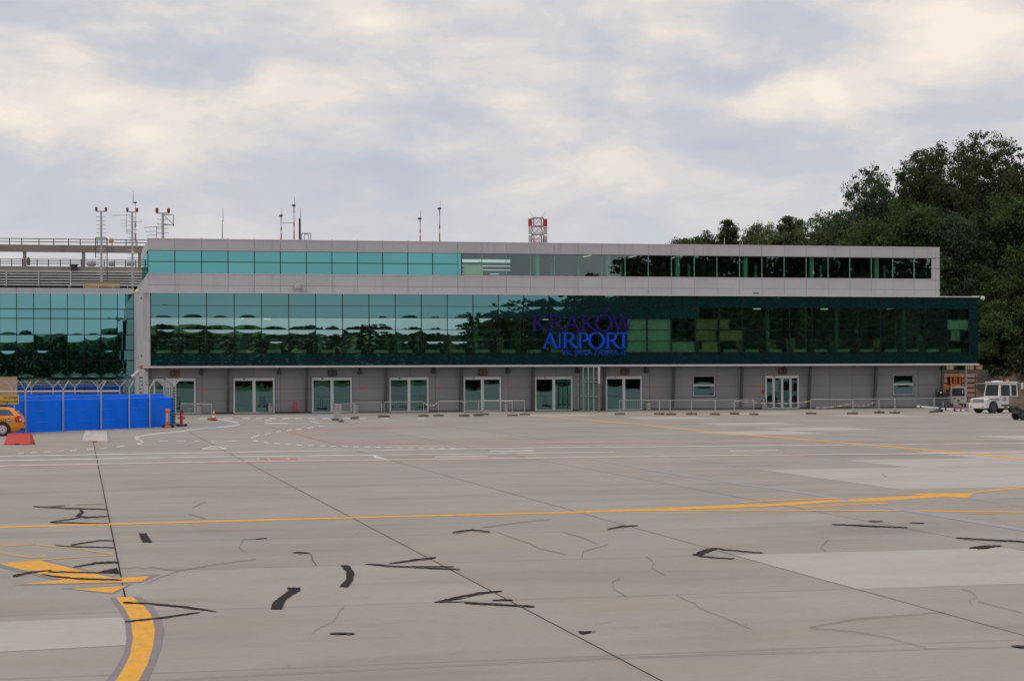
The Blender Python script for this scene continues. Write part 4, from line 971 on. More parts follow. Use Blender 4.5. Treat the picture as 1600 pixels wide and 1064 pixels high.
m3, H = mast(254.5, 334, 374, 155.0, 'short lamp mast with a triangular bracket on the terminal roof')
MB().path([(.0, 0, H*.95), (.85, 0, H*.95), (.85, 0, H*.5)], .03, 5).path([(0, 0, H*.56), (.85, 0, H*.56)], .03, 5).path([(.1, 0, H*.93), (.85, 0, H*.58)], .025, 5).build('bracket', M_darkmetal, m3)
yg = MB().tube((-.5, 0, 0), (-.5, 0, H*.5), .035, None, 5).tube((-1.5, -.2, H*.44), (0, 0, H*.5), .03, None, 5).tube((-1.4, 0, H*.28), (-.5, 0, H*.31), .025, None, 5).tube((-1.3, 0, H*.14), (-.5, 0, H*.17), .025, None, 5)
yg.build('antenna', M_alu, m3)
def pole(px, ybase, ytop, yhead, label, Y=156.0, banded=True):
    b = P(px, ybase, Y); H = P(px, yhead, Y).z-b.z; Ht = P(px, ytop, Y).z-b.z
    o = thing('roof_aerial', label, 'aerial', b, 0, 'slim aerials on the terminal roof')
    if banded:
        for k, (a, c, mt) in enumerate(((0, .3, M_red), (.3, .42, M_white), (.42, .55, M_red), (.55, .8, M_white), (.8, 1, M_alu))):
            MB().tube((0, 0, H*a), (0, 0, H*c), .055, .05, 6).build('pole_section', mt, o)
        MB().lathe([(.06, -.06), (.18, 0), (.14, .1), (.04, .14)], (-.02, 0, H), n=8).build('sensor', M_darkmetal, o)
    else: MB().tube((0, 0, 0), (0, 0, H), .05, .03, 6).build('pole', M_alu, o)
    MB().tube((.06, 0, H-.05), (.06, 0, Ht), .022, .012, 5).build('whip', M_darkmetal, o)
    return o, H
pole(347.5, 374, 326, 345, 'thin grey whip aerial standing alone on the terminal roof', banded=False)
o, H = pole(439.5, 376, 325, 338, 'shorter red banded aerial left of the tallest aerial pair')
MB().tube((0, 0, H*.72), (1.0, 0, H*.73), .02, None, 5).build('stay', M_darkmetal, o)
pole(459.5, 377, 308, 322, 'tall red and white aerial in the middle of the cluster of three')
o, H = pole(468.5, 377, 325, 340, 'dark aerial beside a low roof frame', banded=False)
MB().box(-.08, .08, -.08, .08, 0, H*.95).build('thick_pole', M_darkmetal, o)
MB().path([(.15, 0, 0), (.15, 0, .65), (.9, 0, .65), (.9, 0, 0)], .03, 5).path([(.4, .3, 0), (.4, .3, .6), (.75, .3, .6), (.75, .3, 0)], .025, 5).build('roof_frame', M_darkmetal, o)
pole(656.5, 379.5, 330, 342.5, 'shorter of the two red and white aerials mid roof')
pole(687, 380, 313, 327, 'taller of the two red and white aerials mid roof')
pole(1132, 386, 356, 372, 'left one of two faint aerials before the far trees', banded=False)
pole(1160, 386, 370, 378, 'right one of two faint aerials before the far trees', banded=False)
# red and white lattice tower
YT = 175.0
b = P(840, 392, YT); t = P(840, 341, YT); H = t.z-b.z
tw = thing('lattice_tower', 'red and white lattice radio tower rising behind the terminal roof', 'tower', b)
w = .47
for k in range(4):
    z0, z1 = H*k/4, H*(k+1)/4; mt = M_red if k % 2 else M_white
    sec = MB()
    for sx, sy_ in ((-1, -1), (1, -1), (1, 1), (-1, 1)): sec.tube((sx*w, sy_*w, z0), (sx*w, sy_*w, z1), .045, None, 6)
    sec.build('legs', mt, tw)
    br = MB()
    for s in (-1, 1):
        br.tube((-w, s*w, z0), (w, s*w, z1), .022, None, 5).tube((w, s*w, z0), (-w, s*w, z1), .022, None, 5)
        br.tube((s*w, -w, z0), (s*w, w, z1), .035, None, 5)
        br.tube((-w, s*w, z1), (w, s*w, z1), .045, None, 5).tube((s*w, -w, z1), (s*w, w, z1), .045, None, 5)
    br.build('braces', M_redp if k % 2 == 0 else M_alu, tw)
for s in (-1, 1):
    for z, mt in ((.35, M_white), (.62, M_white), (.86, M_red)):
        MB().box(s*(w+.30)-.13, s*(w+.30)+.13, -.25, .05, H*z-.35, H*z+.35).build('panel_antenna', mt, tw)
        MB().tube((s*w, 0, H*z), (s*(w+.3), 0, H*z), .03, None, 5).build('arm', M_alu, tw)
    MB().tube((s*.3, 0, H), (s*.75, 0, H+.55), .015, None, 4).build('whip', M_darkmetal, tw)
for k in range(3):
    z = H*(.15+.2*k); MB().tube((-w-.35, -w, z), (w+.35, -w, z), .03, None, 5).tube((-w-.35, -w, z+.5), (w+.35, -w, z+.5), .03, None, 5).build('platform_rail', M_alu, tw)
# round vent on the box roof
b = P(466, 458.5, YB+.9); b.z = 9.2
v = thing('roof_vent', 'round metal vent cap on the ledge above the green glass', 'vent', b)
MB().lathe([(.16, 0), (.16, .32), (.2, .34)], n=14).build('duct', M_alu, v); MB().lathe([(.2, .30), (.31, .36), (.31, .66), (.29, .68)], n=16).build('cap', M_alu, v)
# ochre hut on the wing roof
b = P(160, 450, YL+2.2)
h = thing('roof_hut', 'ochre plant hut with a dark opening on the glass wing roof', 'hut', (b.x, b.y, ZL[0]+.02))
zt_ = P(160, 441.6, YL+2.2).z-h.location.z; wd = P(187, 445, YL+2.2).x-P(133, 445, YL+2.2).x
MB().box(-wd/2, wd/2, 0, 2, 0, zt_).build('body', M_ochre, h); MB().box(-wd*.14, wd*.48, -.03, -.005, .2, zt_*.62).build('opening', M_intdark, h); MB().box(-wd/2-.05, wd/2+.05, -.06, 2.06, zt_+.003, zt_+.08).build('roof', M_box, h)
rl = thing('roof_guard_rail', 'thin pale guard rail along the glass wing roof edge', 'railing', (P(160, 450, YL+1).x, YL+1, ZL[0]+.02))
za = P(160, 445, YL+1).z-rl.location.z; xa, xb = P(108, 446, YL+1).x-rl.location.x, P(222, 446, YL+1).x-rl.location.x
MB().tube((xa, 0, za), (xb, 0, za), .04, None, 6).build('rail', M_trim, rl)
for k in range(6):
    x = xa+(xb-xa)*k/5; MB().box(x-.03, x+.03, -.03, .03, 0, za).build('post', M_trim, rl)

# ---------------------------------------------------------------- blue tarpaulin compound
cf = thing('tarpaulin_fence', 'grey security fence with Y-shaped tops hung with blue tarpaulin', 'fence', G(158, 672))
def fb(mb, name, mt, parent=None, smooth=False): return mb.build(name, mt, parent or cf, world=True, smooth=smooth)
front = [G(-370, 699), G(-310, 695.7), G(-250, 692.5), G(-190, 689.3), G(-130, 686.1), G(-70, 683), G(-20, 680.3), G(40, 677.3), G(99, 674.2), G(158, 671.8), G(202, 669.9), G(234, 668.6), G(272.5, 666.3)]
dB = 120.0
def bk(px): v_ = V(px, 600, dB); return Vector((v_.x, v_.y, 0))
back = [bk(p) for p in (-254, -220, -186, -152, -118, -84, -50, -16, 18, 49, 83, 117, 153, 187, 222, 256)]
c0, c1 = front[-1], back[-1]
side = [c0.lerp(c1, t) for t in (.22, .42, .6, .78)]
def ypost(g, striped=False, along=Vector((1, 0, 0)), h=2.25):
    p = fb(MB().box(g.x-.04, g.x+.04, g.y-.04, g.y+.04, 0, h), 'post', M_alu)
    for s in (-1, 1):
        e = g+along*(s*.42)+Vector((0, 0, h+.42))
        fb(MB().tube(g+Vector((0, 0, h-.02)), e, .03, None, 5), 'arm', M_alu, p)
    return p
alongF = (front[-3]-front[-6]).normalized()
for g_ in front[:-1]: ypost(g_, along=alongF)
for g_ in back: ypost(g_, along=Vector((1, 0, 0)))
for g_ in side: ypost(g_, along=Vector((1, 0, 0)))
g_ = front[-1]
p = ypost(g_, along=Vector((1, 0, 0)), h=2.4)
for k in range(28): fb(MB().box(g_.x-.06, g_.x+.06, g_.y-.06, g_.y+.06, .04+k*.0825, .04+k*.0825+.08), 'stripe', M_stripe if k % 2 else M_stripe2, p)
def wires(line, hs, offs, r=.008):
    for h_ in hs:
        for of in offs:
            mb = MB()
            for a, b_ in zip(line[:-1], line[1:]): mb.tube(a+Vector((of, 0, h_)), b_+Vector((of, 0, h_)), r, None, 4, caps=False)
            fb(mb, 'wire', M_alu)
for k, f_ in enumerate((.15, .28, .42)): wires(front, [2.25+f_], (-f_, f_)); wires(back, [2.25+f_], (-f_, f_)); 
wires(front, (1.72, 1.9, 2.08), (0,)); wires(back, (1.85, 2.05), (0,)); wires(front[7:], (.55, 1.15), (-.1,), .004)
def tarp(line, z0, z1, off, seed, sag=.06, n=26):
    r = random.Random(seed)
    for a, b_ in zip(line[:-1], line[1:]):
        d = (b_-a); nn = Vector((d.y, -d.x, 0)).normalized()*off; mb = MB(); m_ = 10
        ph, fq = r.uniform(0, 6), r.uniform(1.0, 2.2); dg = r.uniform(-3, 3)
        for j in range(m_+1):
            for i in range(n+1):
                u, t = i/n, j/m_
                w_ = .03*math.sin(fq*2*math.pi*u+ph+dg*t) + .018*math.sin(17*u+5*t+ph) + .02*math.sin(6*(u+t*.8)+ph*2)
                edge = math.sin(math.pi*u)
                top = z1-sag*edge*(.6+.4*math.sin(ph)); q = a.lerp(b_, u)+nn*(1+0)+nn.normalized()*(w_*edge)
                zz_ = z0+(top-z0)*t + (r.uniform(-.012, .012) if j == 0 else 0)
                mb.v.append((q.x, q.y, max(zz_, .015)))
        for j in range(m_):
            for i in range(n):
                k = j*(n+1)+i; mb.face((k, k+1, k+n+2, k+n+1))
        fb(mb, 'tarpaulin', M_tarp, smooth=True)
tarp(front, .02, 1.66, -.07, 4); tarp(back, .03, 1.80, .06, 9, .04, 14); tarp([c0]+side+[c1], .03, 1.70, -.07, 6, .05, 10)
fb(MB().tube(back[0]+Vector((0, -.3, 1.98)), back[13]+Vector((0, -.3, 1.98)), .04, None, 6), 'hand_rail', M_trim)
# brown board behind the fence
b0 = V(13, 613, 128); bo = thing('brown_board', 'plain brown site board behind the blue fence, at the left edge', 'board', (b0.x, b0.y, 0))
ww = 27*128/FPX
MB().box(-ww*1.6, ww/2, 0, .05, V(13, 616, 128).z, V(13, 589, 128).z).build('panel', M_woodpale, bo)
for x in (-ww*1.4, ww*.3): MB().box(x-.05, x+.05, .06, .16, 0, V(13, 592, 128).z).build('post', M_wood, bo)
# yellow sign hung on the fence
sgn = thing('yellow_sign', 'yellow arrival sign with two lines of dark text on the blue fence', 'sign', (0, 0, 0))
d = (front[7]-front[6]).normalized()
ang = math.atan2(d.y, d.x)
dz = depth(29, 677.8)
pr = V(29, 631.3, dz-1.0); pt = V(29, 616.3, dz-1.0)
sgn.location = (pr.x, pr.y-.05, pr.z); sgn.rotation_euler = (0, 0, ang)
Hs = pt.z-pr.z; Ws = 2.6
MB().box(-Ws, 0, -.02, .02, 0, Hs).build('plate', M_signy, sgn)
for k, (s_, z) in enumerate((('non-Schengen', .58), ('Schengen arrival', .16))):
    me = text_mesh(s_, Hs*.44, M_signtext); w_ = max(v_.co.x for v_ in me.vertices)
    put('text', me, sgn, (-.09-w_, -.024, Hs*z), (math.pi/2, 0, 0))
for x in (-.3, -1.8): MB().box(x-.03, x+.03, .021, .07, -.9, Hs).build('bracket', M_alu, sgn)

# ---------------------------------------------------------------- small things on the apron
def jersey(name, px0, px1, yb, ht_px, mt, label, dark):
    g0, g1 = G(px0, yb), G(px1, yb); c = (g0+g1)/2; Lh = (g1-g0).length/2; dd = depth((px0+px1)/2, yb); h = ht_px*dd/FPX
    o = thing(name, label, 'barrier', c, math.atan2(g1.y-g0.y, g1.x-g0.x))
    pr = [(-.30, 0), (-.30, .06), (-.13, h*.86), (-.11, h), (.11, h), (.13, h*.86), (.30, .06), (.30, 0)]
    mb = MB(); n = len(pr); E = [(-Lh, 1, 0), (-Lh*.86, 1, 1), (Lh*.86, 1, 1), (Lh, 1, 0)]
    for s, sc_ in ((-1, 0), (1, 0)): pass
    xs_ = [-Lh, Lh]
    for x in xs_:
        for (y, z) in pr: mb.v.append((x*(1-.16*(z/h)), y, z))
    for i in range(n):
        j = (i+1) % n; mb.face((i, j, n+j, n+i))
    mb.face(tuple(range(n))); mb.face(tuple(n+i for i in reversed(range(n))))
    mb.build('body', mt, o)
    MB().box(-Lh*.15, Lh*.2, -.306, -.25, .0, .055).build('forklift_slot', dark, o)
    MB().box(-Lh*.83, Lh*.83, -.112, .112, h+.001, h+.012).build('top_edge', mt, o)
    return o
jersey('road_barrier', 10, 51.5, 694.6, 17.5, M_redplastic, 'low red plastic road barrier in front of the orange car', M_dark)
jersey('road_barrier', 131, 171.5, 690.5, 17, M_whiteplastic, 'low dirty white concrete road barrier on a slab joint', M_red)
# orange stand-up machine
g_ = G(262, 668); o = thing('orange_lighting_stand', 'orange upright machine on a wheeled base in front of the blue fence corner', 'machine', g_)
k_ = depth(262, 668)/FPX
MB().box(-9*k_, 9*k_, -.3, .3, .06, 4.2*k_).build('base', M_dark, o); MB().box(-6.5*k_, 10.5*k_, -.32, .28, .03, 3.6*k_).build('base_cover', M_org, o)
MB().box(-3*k_, 3*k_, -.12, .12, 4.2*k_, 24*k_).build('column', M_org, o); MB().box(-2.0*k_, .5*k_, -.15, -.121, 9*k_, 23*k_).build('pale_plate', M_trim, o)
MB().lathe([(3.4*k_, 23.5*k_), (4.4*k_, 25*k_), (4.4*k_, 28*k_), (3.2*k_, 29*k_)], n=10).build('head', M_org, o)
MB().tube((-5.5*k_, 0, 25.5*k_), (5.8*k_, 0, 25.5*k_), .05, None, 6).build('handle', M_dark, o)
for s in (-1, 1): MB().lathe([(.09, -.36), (.09, -.30)], (s*7*k_, 0, .09), axis='y', n=10).build('wheel', M_dark, o)
def redpost(px, yb, ht, wpx, label, twin=False):
    g_ = G(px, yb); k_ = depth(px, yb)/FPX; o = thing('red_extinguisher_stand', label, 'extinguisher stand', g_)
    MB().box(-wpx*1.7*k_, wpx*1.7*k_, -.22, .22, .02, 2.5*k_).build('base', M_dark, o)
    if twin:
        for s in (-1, 1): MB().box(s*1.7*k_-.05, s*1.7*k_+.05, -.06, .06, .1, ht*k_).build('upright', M_red, o)
        MB().box(-2.4*k_, 2.4*k_, -.07, .07, (ht-2)*k_, (ht-.6)*k_).build('top_plate', M_red, o)
    else:
        MB().lathe([(wpx*.5*k_, 2.5*k_), (wpx*.5*k_, ht*.86*k_), (wpx*.25*k_, ht*.93*k_), (wpx*.2*k_, ht*k_)], n=12).build('cylinder', M_red, o)
        MB().tube((0, -.1, ht*.95*k_), (wpx*.8*k_, -.1, ht*.8*k_), .03, None, 6).build('hose', M_dark, o)
    for s in (-1, 1): MB().lathe([(.08, -.25), (.08, -.2)], (s*wpx*1.4*k_, 0, .08), axis='y', n=10).build('wheel', M_dark, o)
redpost(283.5, 666, 26.5, 4.4, 'red cylinder stand just right of the striped fence post')
redpost(461, 645.5, 18.5, 3, 'slim red twin-post stand against the grey wall', True)
g_ = G(334, 657); k_ = depth(334, 657)/FPX; o = thing('traffic_cone', 'red and white traffic cone at the end of the barrier', 'cone', g_)
MB().box(-.22, .22, -.22, .22, .01, .06).build('base', M_dark, o)
for z0, z1, r0, r1, mt in ((.06, .2, .14, .115, M_redplastic), (.2, .36, .115, .09, M_white), (.36, .5, .09, .065, M_redplastic), (.5, .6, .065, .05, M_white), (.6, .72, .05, .03, M_redplastic)):
    MB().lathe([(r0, z0), (r1, z1)], n=12).build('cone_band', mt, o)
binlab = ['steel litter bin beside the first door, behind the barrier', 'steel litter bin in front of the second door from the left', 'pale litter bin right of the third door, behind barriers', 'litter bin right of the fifth door', 'litter bin right of the last sliding door before the small window', 'litter bin left of the four-leaf door']
for px, yb, lb in zip((310.5, 422, 556.5, 790.5, 1013, 1193.5), (645.6, 645, 643.4, 641, 639.6, 638.2), binlab):
    x = P(px, 600, YW-.6).x; o = thing('litter_bin', lb, 'bin', (x, YW-.6, 0), 0, 'litter bins along the wall')
    MB().lathe([(.19, 0.02), (.19, .72), (.17, .75)], n=16).build('body', M_stain, o, smooth=False); MB().lathe([(.195, .64), (.195, .70)], n=16).build('rim', M_dark, o)
# crowd barriers
def barrier(ga, gb, label, h=1.05):
    c = (ga+gb)/2; Lh = (gb-ga).length/2
    o = thing('crowd_barrier', label, 'barrier', c, math.atan2(gb.y-ga.y, gb.x-ga.x), 'crowd barriers in front of the terminal')
    MB().path([(-Lh, 0, .06), (-Lh, 0, h-.05), (-Lh+.05, 0, h), (Lh-.05, 0, h), (Lh, 0, h-.05), (Lh, 0, .06)], .024, 6).build('frame', M_alu, o)
    MB().tube((-Lh, 0, .2), (Lh, 0, .2), .015, None, 5).build('bottom_rail', M_alu, o)
    inf = MB(); n = max(2, int(2*Lh/.13))
    for k in range(1, n):
        x = -Lh+2*Lh*k/n; inf.tube((x, 0, .2), (x, 0, h), .006, None, 4, caps=False)
    inf.build('infill_bars', M_alu, o)
    for s in (-1, 1): MB().box(s*Lh-.36 if s > 0 else -Lh-.34, s*Lh+.34 if s > 0 else -Lh+.36, -.13, .13, 0.005, .14).build('foot', M_block, o)
    return o
BL = [((283, 654.5), (330.6, 656.5), 'crowd barrier beside the traffic cone'),
      ((523, 657), (533, 659.5), 'short crowd barrier turned end-on towards the camera'),
      ((524, 657), (553, 654.6), 'slanting crowd barrier joined to the end-on one'),
      ((554, 654.2), (596.4, 652), 'crowd barrier between the slanting one and the fourth door'),
      ((600.5, 652), (662, 651), 'crowd barrier in front of the fourth door'),
      ((685, 650.6), (725, 650.6), 'crowd barrier left of the fifth door, tape tied to it'),
      ((726, 650.8), (748, 650.2), 'narrow crowd barrier in front of the left half of the fifth door'),
      ((747.5, 649.6), (801, 650.2), 'front crowd barrier at the right half of the fifth door'),
      ((755, 648.4), (820, 648.8), 'rear crowd barrier right of the fifth door'),
      ((968, 648.2), (1030, 647.8), 'crowd barrier in front of the last two-leaf sliding door'),
      ((1031, 648.2), (1047, 648.6), 'very short crowd barrier left of the small window'),
      ((1048, 648.6), (1080, 648.2), 'crowd barrier left below the first small window'),
      ((1081, 648.2), (1117, 648.7), 'crowd barrier directly below the first small window'),
      ((1118, 648.6), (1147, 647.6), 'crowd barrier right of the first small window'),
      ((1148, 647.8), (1178, 648.6), 'crowd barrier left of the four-leaf door, tape tied to it'),
      ((1267, 647.2), (1332, 647.5), 'crowd barrier right of the four-leaf door with tape above'),
      ((1334, 647), (1373, 645.8), 'crowd barrier just left of the second small window'),
      ((1374, 645.8), (1398, 646.2), 'narrow crowd barrier under the left of the second small window'),
      ((1399, 646.2), (1459, 644.6), 'long crowd barrier right below the second small window'),
      ((1460, 644.4), (1506, 642.8), 'crowd barrier at the terminal corner in front of the beige cab')]
for a, b, lb in BL: barrier(G(*a), G(*b), lb)
def tape(name, p0, p1, sag, label, n=10, hh=.06):
    o_loc = (p0+p1)/2; o_loc.z = 0
    mb = MB()
    for i in range(n):
        q = []
        for t in (i/n, (i+1)/n):
            z = p0.z+(p1.z-p0.z)*t-sag*4*t*(1-t); c = p0.lerp(p1, t); q.append(Vector((c.x-o_loc.x, c.y-o_loc.y, z)))
        mb.m = i % 2
        mb.quad(q[0]-Vector((0, 0, hh/2)), q[1]-Vector((0, .02, hh/2)), q[1]+Vector((0, .02, hh/2)), q[0]+Vector((0, 0, hh/2)))
    ob = mb.build(name, [M_whitep, M_redp], None, loc=o_loc); tag(ob, label, 'tape', 'red and white warning tapes')
def gz(px, py, z): g_ = G(px, py); g_.z = z; return g_
tape('warning_tape', gz(662, 651, 1.0), gz(685, 650.6, 1.0), .22, 'short red and white tape sagging between two barriers before the fourth door')
tape('warning_tape', gz(1148, 647.8, .98), gz(1215, 645, .72), .05, 'red and white tape running from a barrier towards the four-leaf door')
tape('warning_tape', gz(1215, 645, .72), gz(1267, 647.2, .95), .08, 'red and white tape across the foot of the four-leaf door')
tape('warning_tape', gz(1275, 646.5, .45), gz(1332, 647.5, .8), .1, 'low red and white tape hung inside the barrier right of the door')
tape('warning_tape', gz(1334, 647, .62), gz(1368, 645.8, .85), .15, 'red and white tape hung across the barrier left of the second window')
# glass screen standing out from the wall
xg = P(903, 600, YW).x; ys_ = 139.7
gs = thing('glass_screen', 'tall glass screen with a striped edge post standing out from the wall', 'screen', (xg, ys_, 0))
for k in range(4):
    for j in range(3):
        y0 = .05+k*1.56; z0 = .08+j*1.13; me = pane_mesh(1.46, 1.07, .0003, G_clear); put('pane', me, gs, (0, y0+1.46, z0), (0, 0, -math.pi/2))
for k in range(5): MB().box(-.035, .035, k*1.56-.03 if k else .07, k*1.56+.03 if k else .13, 0, 3.47).build('upright', M_alu, gs)
for j in range(4): MB().box(-.03, .03, .08, 6.2, .02+j*1.13, .08+j*1.13).build('rail', M_alu, gs)
for k in range(40): MB().box(-.06, .06, -.06, .06, .02+k*.086, .02+k*.086+.084).build('stripe', (M_stripe if k % 2 else M_stripe2) if k < 25 else M_trim, gs)

# ---------------------------------------------------------------- vehicles
def wheel(parent, x, y, r, w, side, rim=M_alu, spokes=7, nm='wheel'):
    t = MB().lathe([(r*.72, -w/2), (r*.96, -w/2), (r, -w*.3), (r, w*.3), (r*.96, w/2), (r*.72, w/2)], (x, y, r), axis='y', n=22).build(nm, M_dark, parent)
    if rim:
        ys = y+side*(w/2+.004)
        MB().lathe([(r*.60, -.01), (r*.66, 0), (r*.60, .01)], (x, ys, r), axis='y', n=22).build('rim', rim, t)
        for k in range(spokes):
            a = 2*math.pi*(k+.5)/spokes; c_, s_ = math.cos(a), math.sin(a)
            MB().tube((x+c_*r*.46, ys+side*.012, r+s_*r*.46), (x+c_*r*.57, ys+side*.012, r+s_*r*.57), r*.075, None, 6).build('rim_hole', M_dark, t)
        MB().lathe([(r*.12, -.02), (r*.12, .02)], (x, ys, r), axis='y', n=10).build('hub_cap', M_darkmetal, t)
    return t
# orange estate car: front points to -x (left), the near side is -y
kc = depth(5, 681.3)
gr = G(5, 681.3)                      # rear near wheel on the ground
car = thing('estate_car', 'orange estate car parked before the blue fence at the left edge', 'car', (gr.x-1.29, gr.y+.78, 0), R_(-2))
st = [ # x, bottom, belt, top, half width at belt, half width at roof
 (-2.28, .34, .60, .64, .62, .50), (-2.18, .22, .70, .76, .78, .66), (-1.95, .18, .80, .86, .86, .74), (-1.45, .17, .88, .95, .885, .76), (-1.05, .17, .92, .995, .89, .74),
 (-.55, .17, .94, 1.28, .89, .66), (-.2, .17, .95, 1.43, .89, .62), (.3, .17, .96, 1.475, .89, .62), (.9, .17, .97, 1.46, .89, .62), (1.45, .18, .985, 1.42, .885, .61), (1.75, .19, 1.0, 1.36, .88, .60), (1.98, .22, 1.0, 1.22, .87, .60), (2.14, .27, .98, 1.06, .85, .70), (2.22, .32, .92, .96, .82, .72), (2.29, .38, .62, .66, .72, .64)]
mb = MB()
def sect(s):
    x, zb, zl_, zt2, w_, wr = s
    half = [(0, zb), (w_*.86, zb), (w_*.97, zb+.10), (w_, zb+.28 if zl_-zb > .4 else (zb+zl_)/2), (w_*.985, zl_-.08 if zl_-zb > .4 else zl_-.03), (w_*.955, zl_), (wr+.03, zt2-.05 if zt2-zl_ > .1 else zt2-.015), (wr*.82, zt2), (0, zt2+.012)]
    return [(x, -a, b_) for a, b_ in half] + [(x, a, b_) for a, b_ in half[-2:0:-1]]
S_ = [sect(s) for s in st]; n = len(S_[0])
for s in S_: mb.v += s
for i in range(len(S_)-1):
    for j in range(n):
        k = (j+1) % n; mb.face((i*n+j, i*n+k, (i+1)*n+k, (i+1)*n+j))
mb.face(tuple(range(n))); mb.face(tuple((len(S_)-1)*n+j for j in reversed(range(n))))
body = mb.build('body', M_carpaint, car, smooth=True)
def interp(x):
    for a, b_ in zip(st[:-1], st[1:]):
        if a[0] <= x <= b_[0]:
            t = (x-a[0])/(b_[0]-a[0]); return [a[i]+(b_[i]-a[i])*t for i in range(6)]
def side_pt(x, f, off=.008):
    """f = 0 at the belt line, 1 at the roof edge"""
    _, zb, zl_, zt2, w_, wr = interp(x); y = w_*.955+(wr+.03-w_*.955)*f; z = zl_+(zt2-.05-zl_)*f; return y+off, z
def window(x0, x1, f0, f1, slant0=0, slant1=0, nm='window'):
    for s in (-1, 1):
        mb = MB(); k_ = 6
        for j in range(k_+1):
            xb = x0+(x1-x0)*j/k_; xt = x0+slant0+(x1+slant1-x0-slant0)*j/k_
            yb, zb = side_pt(xb, f0); yt, zt2 = side_pt(xt, f1); mb.v += [(xb, s*yb, zb), (xt, s*yt, zt2)]
        for j in range(k_): mb.face((2*j, 2*j+2, 2*j+3, 2*j+1))
        mb.build(nm, M_carglass, car)
window(-.72, .16, .06, .90, .36, 0); window(.22, .95, .06, .90, 0, 0); window(1.02, 1.86, .10, .86, -.02, -.24, 'rear_quarter_window')
mbw = MB(); mbw.quad((-1.0, -.70, 1.03), (-1.0, .70, 1.03), (-.28, .58, 1.415), (-.28, -.58, 1.415)).build('windscreen', M_carglass, car)
MB().quad((2.16, -.62, 1.06), (2.16, .62, 1.06), (1.86, .54, 1.325), (1.86, -.54, 1.325)).build('rear_window', M_carglass, car)
for s in (-1, 1):
    tl = MB().prism([(1.88, .92), (2.0, 1.0), (2.19, 1.0), (2.245, .86), (2.24, .66), (2.12, .68), (1.9, .70)], s*.84, s*.888); tl.build('tail_lamp', M_redlens if False else M_red, car)
    MB().prism([(2.10, .86), (2.2, .90), (2.215, .78), (2.12, .74)], s*.889, s*.894).build('reverse_lamp', M_trim, car)
    MB().prism([(-2.2, .60), (-2.15, .72), (-1.85, .76), (-1.95, .63)], s*.70, s*.80).build('headlamp', M_trim, car)
    MB().tube((-.15, s*.60, 1.49), (1.5, s*.59, 1.47), .025, None, 6).build('roof_rail', M_dark, car)
    MB().box(2.0, 2.31, s*.55-.2, s*.55+.2, .36, .40).build('bumper_strip', M_lens, car)
    for x in (-1.29, 1.29):
        arch = MB().lathe([(.39, -.02), (.40, 0), (.39, .02)], (x, s*.884, .33), axis='y', n=24).build('wheel_arch', M_dark, car)
        wheel(car, x, s*.80, .325, .20, s, M_trim, 9)
MB().tube((1.3, 0, 1.46), (1.55, 0, 1.72), .012, None, 4).build('aerial', M_dark, car)
MB().box(-2.30, 2.28, -.80, .80, .30, .36).build('underside', M_dark, car)
for k in range(5):      # chevrons and oval badge on the rear wing
    x = .98+k*.11; MB().path([(x+.05, -.894, .86), (x, -.9, .80), (x+.05, -.903, .73)], .012, 4).build('chevron_mark', M_dark, car)
MB().lathe([(.085, -.002), (.088, .002)], (0, 0, 0), axis='y', n=16)
bad = MB(); bad.lathe([(.10, -.903), (.10, -.893)], (1.62, 0, .79), axis='y', n=18); bad.build('oval_badge', M_blue3, car)
MB().box(1.545, 1.70, -.907, -.903, .775, .815).build('badge_band', M_trim, car); MB().box(1.57, 1.67, -.909, -.904, .83, .85).build('badge_mark', M_red, car)
MB().box(1.74, 2.05, -.905, -.892, .765, .775).build('pin_stripe', M_dark, car)

# white tow tractor
gt = G(1551, 645.8)
hd = RGT0*-1*math.cos(R_(33)) - FWD*math.sin(R_(33))     # direction it points
tr = thing('tow_tractor', 'white airport tow tractor numbered 112 with an orange beacon', 'tractor', (0, 0, 0))
az = math.atan2(hd.y, hd.x)        # local +x = forwards
tr.rotation_euler = (0, 0, az)
loc_w = Matrix.Rotation(az, 3, 'Z') @ Vector((1.0, .68, 0))   # near front wheel sits on local +y (left) side
tr.location = (gt.x-loc_w.x, gt.y-loc_w.y, 0)
def loft_box(x0, x1, y0, y1, z0, z1, tx0=0, tx1=0, ty=0):
    mb = MB(); mb.v = [(x0,y0,z0),(x1,y0,z0),(x1,y1,z0),(x0,y1,z0),(x0+tx0,y0+ty,z1),(x1-tx1,y0+ty,z1),(x1-tx1,y1-ty,z1),(x0+tx0,y1-ty,z1)]
    for q in ((0,3,2,1),(4,5,6,7),(0,1,5,4),(1,2,6,5),(2,3,7,6),(3,0,4,7)): mb.face(q)
    return mb
def bevelled(mb, name, mt, parent, wdt=.03):
    o = mb.build(name, mt, parent); md = o.modifiers.new('bevel', 'BEVEL'); md.width = wdt; md.segments = 2; md.limit_method = 'ANGLE'; return o
# lower body: side profile with wheel arches cut as polygon
arch = lambda cx, r: [(cx+r*math.cos(R_(a)), .36+r*math.sin(R_(a))) for a in (0, 35, 65, 115, 145, 180)]
prof = [(-1.75, .36), (-1.75, 1.15), (.45, 1.15), (1.55, 1.08), (1.68, .98), (1.70, .40), (1.5, .36)] + [(1.0+.5*math.cos(R_(a)), .34+.58*math.sin(R_(a))) for a in (5, 40, 70, 110, 140, 175)] + [(.35, .36), (-.55, .36)] + [(-1.1+.5*math.cos(R_(a)), .34+.58*math.sin(R_(a))) for a in (5, 40, 70, 110, 140, 175)]
mb = MB(); mb.prism(prof, -.78, .78); bevelled(mb, 'body', M_vehwhite, tr, .025)
MB().box(-1.6, 1.55, -.60, .60, .25, .70).build('chassis', M_dark, tr)
bevelled(loft_box(1.66, 1.86, -.80, .80, .36, .74), 'bumper', M_vehwhite, tr)
